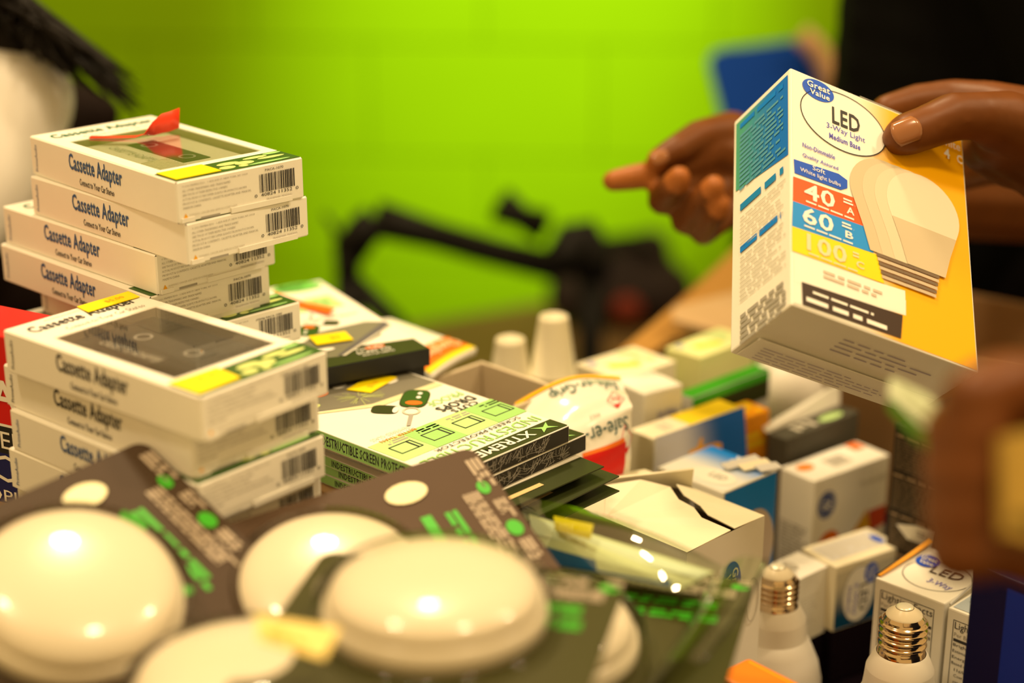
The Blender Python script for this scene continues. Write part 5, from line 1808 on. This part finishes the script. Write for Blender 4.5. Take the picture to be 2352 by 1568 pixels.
# --- person in black, one hand holding the box, the other pointing
r = thing('person', 'person in black clothes holding the yellow bulb box and pointing with the other hand', 'person', loc=(0.50, 1.52, 0))
inv = Matrix.Translation((-0.50, -1.52, 0))
def L_(ch):
    return [[(inv @ V(p), q) for p, q in c_] for c_ in ch]
def px(*rows):
    return [(at(a, b, d), q) for a, b, d, q in rows]
sh1, sh2 = V((0.68, 1.45, CZ + 0.05)), V((0.33, 1.47, CZ + 0.05))
el1 = V((0.70, 1.16, CZ - 0.16)); el2 = V((0.50, 1.36, CZ - 0.355))
wr1 = at(2480, 405, 1.035); wr2 = at(1800, 420, 1.215)
chains = []
hc = V((0.47, 1.44, CZ + 0.36))
hch, eyes, hq = head_chains(hc, (-0.35, -1, 0))
chains += hch
chains += [[(V((0.49, 1.50, CZ + 0.10)), 0.075), (sh1, 0.062)], [(V((0.49, 1.50, CZ + 0.10)), 0.075), (sh2, 0.062)], [(V((0.49, 1.5, CZ + 0.10)), 0.08), (V((0.49, 1.53, CZ - 0.1)), 0.10)]]
chains += [[(sh1, 0.055), (el1, 0.042), (wr1.lerp(el1, 0.25), 0.036), (wr1, 0.029)], [(sh2, 0.055), (el2, 0.042), (wr2.lerp(el2, 0.25), 0.037), (wr2, 0.029)]]
# holding hand: thumb on the front panel, fingers over the top and behind
chains += [px((2068, 316, 0.962, 0.0105), (2085, 308, 0.963, 0.0125), (2135, 290, 0.968, 0.0130), (2190, 268, 0.970, 0.0142), (2250, 266, 0.972, 0.0140), (2310, 282, 0.985, 0.0190), (2400, 330, 1.01, 0.0250), (2480, 405, 1.035, 0.029))]
chains += [px((2035, 252, 1.055, 0.0095), (2110, 234, 1.06, 0.0115), (2190, 228, 1.06, 0.0128), (2275, 245, 1.05, 0.0160), (2360, 290, 1.04, 0.0240), (2480, 400, 1.035, 0.028))]
chains += [px((2130, 330, 1.125, 0.0095), (2190, 310, 1.12, 0.0115), (2250, 300, 1.10, 0.0130), (2310, 290, 1.075, 0.0160), (2400, 340, 1.05, 0.0240))]
chains += [px((2150, 385, 1.14, 0.0090), (2210, 365, 1.13, 0.0110), (2260, 345, 1.11, 0.0125), (2320, 335, 1.085, 0.0160), (2410, 370, 1.05, 0.0230))]
chains += [px((2185, 420, 1.13, 0.0080), (2230, 400, 1.12, 0.0100), (2275, 385, 1.10, 0.0115), (2330, 372, 1.08, 0.0150), (2420, 395, 1.05, 0.0220))]
chains += [px((2300, 318, 1.00, 0.0200), (2360, 345, 1.02, 0.0230), (2440, 390, 1.03, 0.027)), px((2262, 340, 1.01, 0.0150), (2330, 360, 1.03, 0.0200))]
# pointing hand
chains += [px((1408, 415, 1.150, 0.0076), (1450, 408, 1.152, 0.0090), (1508, 398, 1.155, 0.0098), (1570, 380, 1.165, 0.0112), (1640, 345, 1.175, 0.0150), (1730, 380, 1.195, 0.0230), (1800, 420, 1.215, 0.028))]
chains += [px((1512, 366, 1.143, 0.0082), (1550, 345, 1.147, 0.0100), (1605, 312, 1.165, 0.0115), (1680, 305, 1.185, 0.0155), (1760, 370, 1.20, 0.0240))]
chains += [px((1560, 408, 1.128, 0.0082), (1540, 432, 1.134, 0.0095), (1522, 458, 1.152, 0.0108), (1580, 420, 1.172, 0.0118), (1660, 372, 1.185, 0.0150), (1760, 400, 1.20, 0.0240))]
chains += [px((1640, 428, 1.126, 0.0080), (1612, 458, 1.132, 0.0092), (1575, 505, 1.152, 0.0106), (1620, 465, 1.172, 0.0114), (1690, 410, 1.19, 0.0150), (1770, 420, 1.205, 0.0240))]
chains += [px((1655, 470, 1.130, 0.0074), (1640, 492, 1.135, 0.0085), (1615, 532, 1.155, 0.0096), (1655, 500, 1.172, 0.0104), (1710, 450, 1.195, 0.0140), (1780, 435, 1.21, 0.0230))]
chains += [px((1668, 318, 1.185, 0.0180), (1720, 350, 1.195, 0.0230), (1790, 410, 1.215, 0.027))]
body = blob('body', L_(chains), SKIN, r, 0.0022, 6)
body.data.materials.append(SKINL)
pads = [(inv @ at(a_, b_, d_), q_) for a_, b_, d_, q_ in ((1425, 412, 1.148, 0.014), (1465, 407, 1.148, 0.013), (1500, 374, 1.138, 0.009), (1560, 410, 1.124, 0.010), (1645, 430, 1.122, 0.010), (1655, 470, 1.126, 0.009))]
for p_ in body.data.polygons:
    if p_.normal.y < 0.15 and any((p_.center - c_).length < q_ for c_, q_ in pads):
        p_.material_index = 1
for p_ in eyes:
    eye_part(inv @ p_, r)
def nail(parent, inv_, cpx, dpx, upv, ln, wd):
    c_ = at(*cpx); e_ = (at(*dpx) - c_).normalized()
    n_ = V(upv).normalized(); n_ = (n_ - e_ * n_.dot(e_)).normalized(); s2 = e_.cross(n_)
    m = MB(); vs = []
    for i in range(9):
        for j in range(7):
            a_ = (i / 8 - 0.5) * 2; b_ = (j / 6 - 0.5) * 2
            k_ = math.sqrt(max(0, 1 - 0.55 * b_ * b_))
            vs.append(inv_ @ (c_ + e_ * a_ * ln * k_ + s2 * b_ * wd + n_ * (-0.30 * wd * b_ * b_ - 0.06 * ln * a_ * a_)))
    m.add(vs, [(i * 7 + j, i * 7 + j + 1, (i + 1) * 7 + j + 1, (i + 1) * 7 + j) for i in range(8) for j in range(6)], NAIL)
    o = m.build('finger_nail', parent, True)
    sd = o.modifiers.new('t', 'SOLIDIFY'); sd.thickness = 0.0006
nail(r, inv, (2083, 299, 0.9505), (2050, 312, 0.9505), (-0.25, -0.95, 0.35), 0.0085, 0.0070)
nail(r, inv, (1516, 360, 1.1355), (1490, 372, 1.1355), (0, -0.9, 0.5), 0.0055, 0.0050)
shirt = [[(V((0.50, 1.53, CZ + 0.02)), 0.13), (V((0.50, 1.56, CZ - 0.25)), 0.135), (V((0.50, 1.57, CZ - 0.42)), 0.135)],
         [(V((0.58, 1.52, CZ + 0.02)), 0.12), (V((0.60, 1.55, CZ - 0.42)), 0.12)], [(V((0.41, 1.53, CZ + 0.02)), 0.12), (V((0.40, 1.55, CZ - 0.42)), 0.12)],
         [(V((0.49, 1.5, CZ + 0.11)), 0.085), (sh1, 0.075), (sh1.lerp(el1, 0.80), 0.056)], [(V((0.49, 1.5, CZ + 0.11)), 0.085), (sh2, 0.075), (sh2.lerp(el2, 0.86), 0.056)]]
blob('shirt', L_(shirt), SHIRTB, r, 0.009, 6)
legs = [[(V((0.50 + sx * 0.5, 1.56, CZ - 0.45)), 0.125), (V((0.50 + sx, 1.56, CZ - 0.55)), 0.105), (V((0.50 + sx, 1.55, 0.48)), 0.072), (V((0.50 + sx, 1.58, 0.09)), 0.055)] for sx in (-0.10, 0.10)]
blob('trousers', L_(legs), mat('black_trouser_cloth', (0.006, 0.005, 0.006), 0.9, spec=0.05), r, 0.012, 6)
for sx in (-0.10, 0.10):
    blob('shoe', L_([[(V((0.50 + sx, 1.60, 0.045)), 0.045), (V((0.50 + sx, 1.45, 0.040)), 0.040)]]), BLACK, r, 0.008, 3)
blob('hair', L_([[(hq(0, -0.035, 0.05), 0.092), (hq(0, 0.0, 0.065), 0.080)], [(hq(0, -0.07, 0.0), 0.06), (hq(0, -0.06, -0.04), 0.05)]]), HAIR, r, 0.007, 3)

# --- person in white at the left edge, dark hair hanging down, seated
ox, oy = -0.62, 1.27
r = thing('person', 'person in a white top with long dark hair at the left edge', 'person', loc=(ox, oy, 0))
inv2 = Matrix.Translation((-ox, -oy, 0))
def L2_(ch):
    return [[(inv2 @ V(p), q) for p, q in c_] for c_ in ch]
hc2 = V((ox + 0.13, oy - 0.05, CZ + 0.07))
hch, eyes2, hq2 = head_chains(hc2, (0.4, -1, 0))
sR = at(10, 225, 1.27); sL = V((ox - 0.20, oy + 0.02, sR.z))
eR = at(-170, 530, 1.24); wR = at(-420, 640, 1.14)
ch = hch + [[(V((ox, oy, sR.z + 0.02)), 0.07), (sR, 0.05), (eR, 0.040), (wR, 0.028)], [(V((ox, oy, sR.z + 0.02)), 0.07), (sL, 0.05), (V((ox - 0.30, oy - 0.02, sR.z - 0.24)), 0.04), (V((ox - 0.30, oy - 0.22, sR.z - 0.16)), 0.028)]]
for hx in (wR, V((ox - 0.30, oy - 0.22, sR.z - 0.16))):
    for k in range(4):
        ch.append([(hx, 0.024), (hx + V((-0.02 + 0.018 * k, -0.07, -0.01)), 0.012), (hx + V((-0.02 + 0.019 * k, -0.10 - 0.008 * (k % 3), -0.03)), 0.009), (hx + V((-0.02 + 0.019 * k, -0.115 - 0.008 * (k % 3), -0.055)), 0.008)])
    ch.append([(hx, 0.024), (hx + V((-0.045, -0.03, 0.0)), 0.013), (hx + V((-0.05, -0.07, -0.02)), 0.010)])
blob('body', L2_(ch), SKIN, r, 0.004, 5)
for p_ in eyes2:
    eye_part(inv2 @ p_, r)
WTOP = mat('white_top_cloth', (0.90, 0.88, 0.86), 0.8, noise=0.05, scale=25)
tops = [[(V((ox, oy + 0.02, sR.z - 0.02)), 0.11), (V((ox, oy + 0.02, sR.z - 0.40)), 0.12)], [(V((ox + 0.06, oy, sR.z - 0.05)), 0.10), (V((ox - 0.08, oy, sR.z - 0.05)), 0.10)],
        [(V((ox, oy, sR.z)), 0.08), (at(12, 228, 1.27), 0.052), (at(-48, 385, 1.26), 0.054), (at(-150, 520, 1.24), 0.048)], [(V((ox, oy, sR.z)), 0.08), (sL, 0.062), (V((ox - 0.285, oy - 0.01, sR.z - 0.2)), 0.052)]]
blob('top', L2_(tops), WTOP, r, 0.008, 6)
dk = mat('dark_skirt_cloth', (0.012, 0.007, 0.006), 0.9, spec=0.1)
blob('skirt', L2_([[(V((ox, oy + 0.02, sR.z - 0.42)), 0.13), (V((ox - 0.34, oy - 0.02, 0.52)), 0.09), (V((ox - 0.38, oy - 0.03, 0.12)), 0.07)], [(V((ox, oy + 0.03, sR.z - 0.42)), 0.13), (V((ox - 0.33, oy + 0.16, 0.52)), 0.09), (V((ox - 0.37, oy + 0.16, 0.12)), 0.07)]]), dk, r, 0.012, 5)
for sy_ in (-0.03, 0.16):
    blob('shoe', L2_([[(V((ox - 0.39, oy + sy_, 0.04)), 0.04), (V((ox - 0.52, oy + sy_, 0.035)), 0.035)]]), BLACK, r, 0.008, 3)
blob('scarf', L2_([[(at(222, 262, 1.40), 0.020), (at(140, 300, 1.42), 0.045), (at(50, 520, 1.42), 0.055)], [(at(35, 640, 1.36), 0.045), (at(-60, 620, 1.38), 0.05)]]), dk, r, 0.008, 4)
# hanging strands of hair
hm = MB(); hr = random.Random(12)
for k in range(230):
    t_ = hr.random()
    sx_, sy_ = -60 + 150 * t_ + hr.uniform(-25, 25), -60 + 130 * t_ + hr.uniform(-40, 40)
    big = hr.random() < 0.45
    exx = hr.uniform(90, 330) if not big else hr.uniform(60, 200)
    eyy = 60 + exx * 0.56 + hr.uniform(-60, 35)
    d0 = 1.22 + hr.uniform(-0.03, 0.03); d1 = 1.25 + hr.uniform(-0.05, 0.05)
    pts = []
    for j in range(6):
        u_ = j / 5
        pts.append(inv2 @ at(sx_ + (exx - sx_) * u_, sy_ + (eyy - sy_) * u_ ** 1.15, d0 + (d1 - d0) * u_))
    hm.tube(pts, [0.0019, 0.0019, 0.0017, 0.0015, 0.0012, 0.0006], HAIR, 5)
for k in range(110):
    a_ = hr.uniform(-0.6, 1.2)
    st = hq2(0.085 * math.cos(a_), -0.03 - 0.07 * abs(math.sin(a_)), 0.05 + hr.uniform(-0.05, 0.03))
    en = at(hr.uniform(-150, 40), hr.uniform(-30, 90), 1.25 + hr.uniform(-0.05, 0.05))
    md = st.lerp(en, 0.45) + Vector((hr.uniform(-0.02, 0.03), hr.uniform(-0.04, 0.03), 0.035))
    hm.tube([inv2 @ st, inv2 @ st.lerp(md, 0.55) + Vector((0.01, 0, 0.012)), inv2 @ md, inv2 @ md.lerp(en, 0.55), inv2 @ en], [0.0045, 0.005, 0.0045, 0.004, 0.0015], HAIR, 5)
ho = hm.build('hair', r, True)
ho['kind'] = 'stuff'
blob('hair_crown', L2_([[(hq2(0, -0.03, 0.05), 0.095), (hq2(0, 0.0, 0.06), 0.085)], [(hq2(0.05, -0.04, 0.0), 0.050), (hq2(0.08, -0.01, -0.10), 0.026), (at(-90, 5, 1.24), 0.026)], [(at(-90, 5, 1.24), 0.034), (at(30, 95, 1.24), 0.014)]]), HAIR, r, 0.007, 3)
r2 = thing('stool', 'dark stool under the person in white', 'stool', loc=(ox + 0.01, oy + 0.04, 0))
MB().lathe([(0.115, sR.z - 0.62), (0.12, sR.z - 0.60), (0.115, sR.z - 0.59)], BENCH, None, 32).build('seat', r2, True)
for k in range(4):
    a_ = k * math.pi / 2 + 0.78
    MB().tube([(0.09 * math.cos(a_), 0.09 * math.sin(a_), sR.z - 0.62), (0.11 * math.cos(a_), 0.11 * math.sin(a_), 0)], 0.014, BENCH).build('leg', r2)

# --- person at the right, close to the camera: a closed hand with a navy sleeve
bx, by = 0.80, 0.42
r = thing('person', 'person reaching in close at the right edge with a closed brown hand', 'person', loc=(bx, by, 0))
inv3 = Matrix.Translation((-bx, -by, 0))
def L3_(ch):
    return [[(inv3 @ V(p), q) for p, q in c_] for c_ in ch]
hc3 = V((bx + 0.02, by - 0.02, CZ + 0.28))
hch, eyes3, hq3 = head_chains(hc3, (-0.7, 0.7, 0))
s3 = V((bx - 0.10, by + 0.14, CZ + 0.02)); e3 = V((0.47, 0.60, CZ - 0.24)); w3 = at(2640, 1150, 0.60)
s4 = V((bx + 0.12, by - 0.14, CZ + 0.02))
ch = hch + [[(V((bx, by, CZ + 0.05)), 0.075), (s3, 0.058), (e3, 0.042), (w3, 0.028)], [(V((bx, by, CZ + 0.05)), 0.075), (s4, 0.058), (V((bx + 0.2, by - 0.08, CZ - 0.25)), 0.042), (V((bx + 0.1, by + 0.12, CZ - 0.34)), 0.028), (V((bx + 0.06, by + 0.2, CZ - 0.36)), 0.026)]]
D3 = 0.60
ch += [px((2590, 1130, 0.60, 0.027), (2450, 1125, 0.605, 0.028), (2340, 1120, 0.612, 0.027))]
for k, (y0, rr_) in enumerate(((985, 0.0112), (1075, 0.0118), (1170, 0.0115), (1255, 0.0102))):
    ch.append(px((2450, y0 + 15, 0.605, 0.017), (2320, y0 - 5, D3 + 0.005, rr_ * 1.25), (2212, y0, D3, rr_ * 1.22), (2200, y0 + 12, D3 - 0.022, rr_ * 1.1), (2250, y0 + 16, D3 - 0.034, rr_)))
ch.append(px((2480, 960, 0.585, 0.018), (2390, 905, 0.585, 0.0145), (2300, 895, 0.575, 0.0132), (2240, 915, 0.568, 0.0115)))
blob('body', L3_(ch), SKIN, r, 0.0030, 5)
for p_ in eyes3:
    eye_part(inv3 @ p_, r)
NV = mat('navy_sleeve_cloth', (0.004, 0.006, 0.05), 0.85, spec=0.1)
blob('shirt', L3_([[(V((bx, by, CZ - 0.02)), 0.13), (V((bx, by, CZ - 0.45)), 0.14)], [(V((bx, by, CZ + 0.05)), 0.085), (s3, 0.075), (e3, 0.058), (e3.lerp(w3, 0.45), 0.046)], [(V((bx, by, CZ + 0.05)), 0.085), (s4, 0.075), (V((bx + 0.2, by - 0.08, CZ - 0.25)), 0.056)]]), NV, r, 0.009, 5)
blob('trousers', L3_([[(V((bx + a_ * 0.5, by - b_ * 0.5, CZ - 0.46)), 0.12), (V((bx + a_, by - b_, CZ - 0.55)), 0.10), (V((bx + a_, by - b_, 0.48)), 0.07), (V((bx + a_, by - b_, 0.08)), 0.055)] for a_, b_ in ((-0.07, -0.07), (0.07, 0.07))]), NV, r, 0.012, 5)
for a_, b_ in ((-0.07, -0.07), (0.07, 0.07)):
    blob('shoe', L3_([[(V((bx + a_, by - b_, 0.04)), 0.042), (V((bx + a_ - 0.09, by - b_ + 0.09, 0.036)), 0.036)]]), BLACK, r, 0.008, 3)
blob('hair', L3_([[(hq3(0, -0.035, 0.05), 0.092), (hq3(0, 0.0, 0.065), 0.080)]]), HAIR, r, 0.008, 3)
# what that hand holds
q = [at(2312, 1000, 0.548), at(2420, 975, 0.552), at(2420, 1255, 0.545), at(2318, 1225, 0.542)]
r = thing('gold_packet', 'golden yellow packet gripped by the closed hand at the right edge', 'packet')
MB().slab(q[::-1], 0.006, mat('gold_packet_card', (0.42, 0.27, 0.05), 0.45)).build('packet_body', r)
f = F(q[3], q[2] - q[3], q[0] - q[3])
m = MB(); m.rect(f, 0.002, 0.004, 0.012, 0.007, OLIVEDK, 0.0008 if f.n.y < 0 else -0.0068); m.build('print_line', r)
q = [at(2045, 868, 0.70), at(2120, 905, 0.68), at(2215, 985, 0.64), at(2225, 1030, 0.625), at(2150, 1010, 0.65), at(2040, 905, 0.69)]
r = thing('green_card', 'small green and white folded card sticking out of the closed hand', 'card')
MB().slab([q[5], q[4], q[3], q[2], q[1], q[0]], 0.0015, mat('pale_green_card', (0.42, 0.46, 0.30), 0.5)).build('card_top', r)
MB().slab([q[5] - V((0, 0, 0.002)), q[5] - V((0, 0, 0.0065)), q[4] - V((0, 0, 0.009)), q[3] - V((0, 0, 0.006)), q[3] - V((0, 0, 0.002)), q[4] - V((0, 0, 0.002))], 0.0015, mat('leaf_green_card', (0.09, 0.26, 0.01), 0.5)).build('card_side', r)
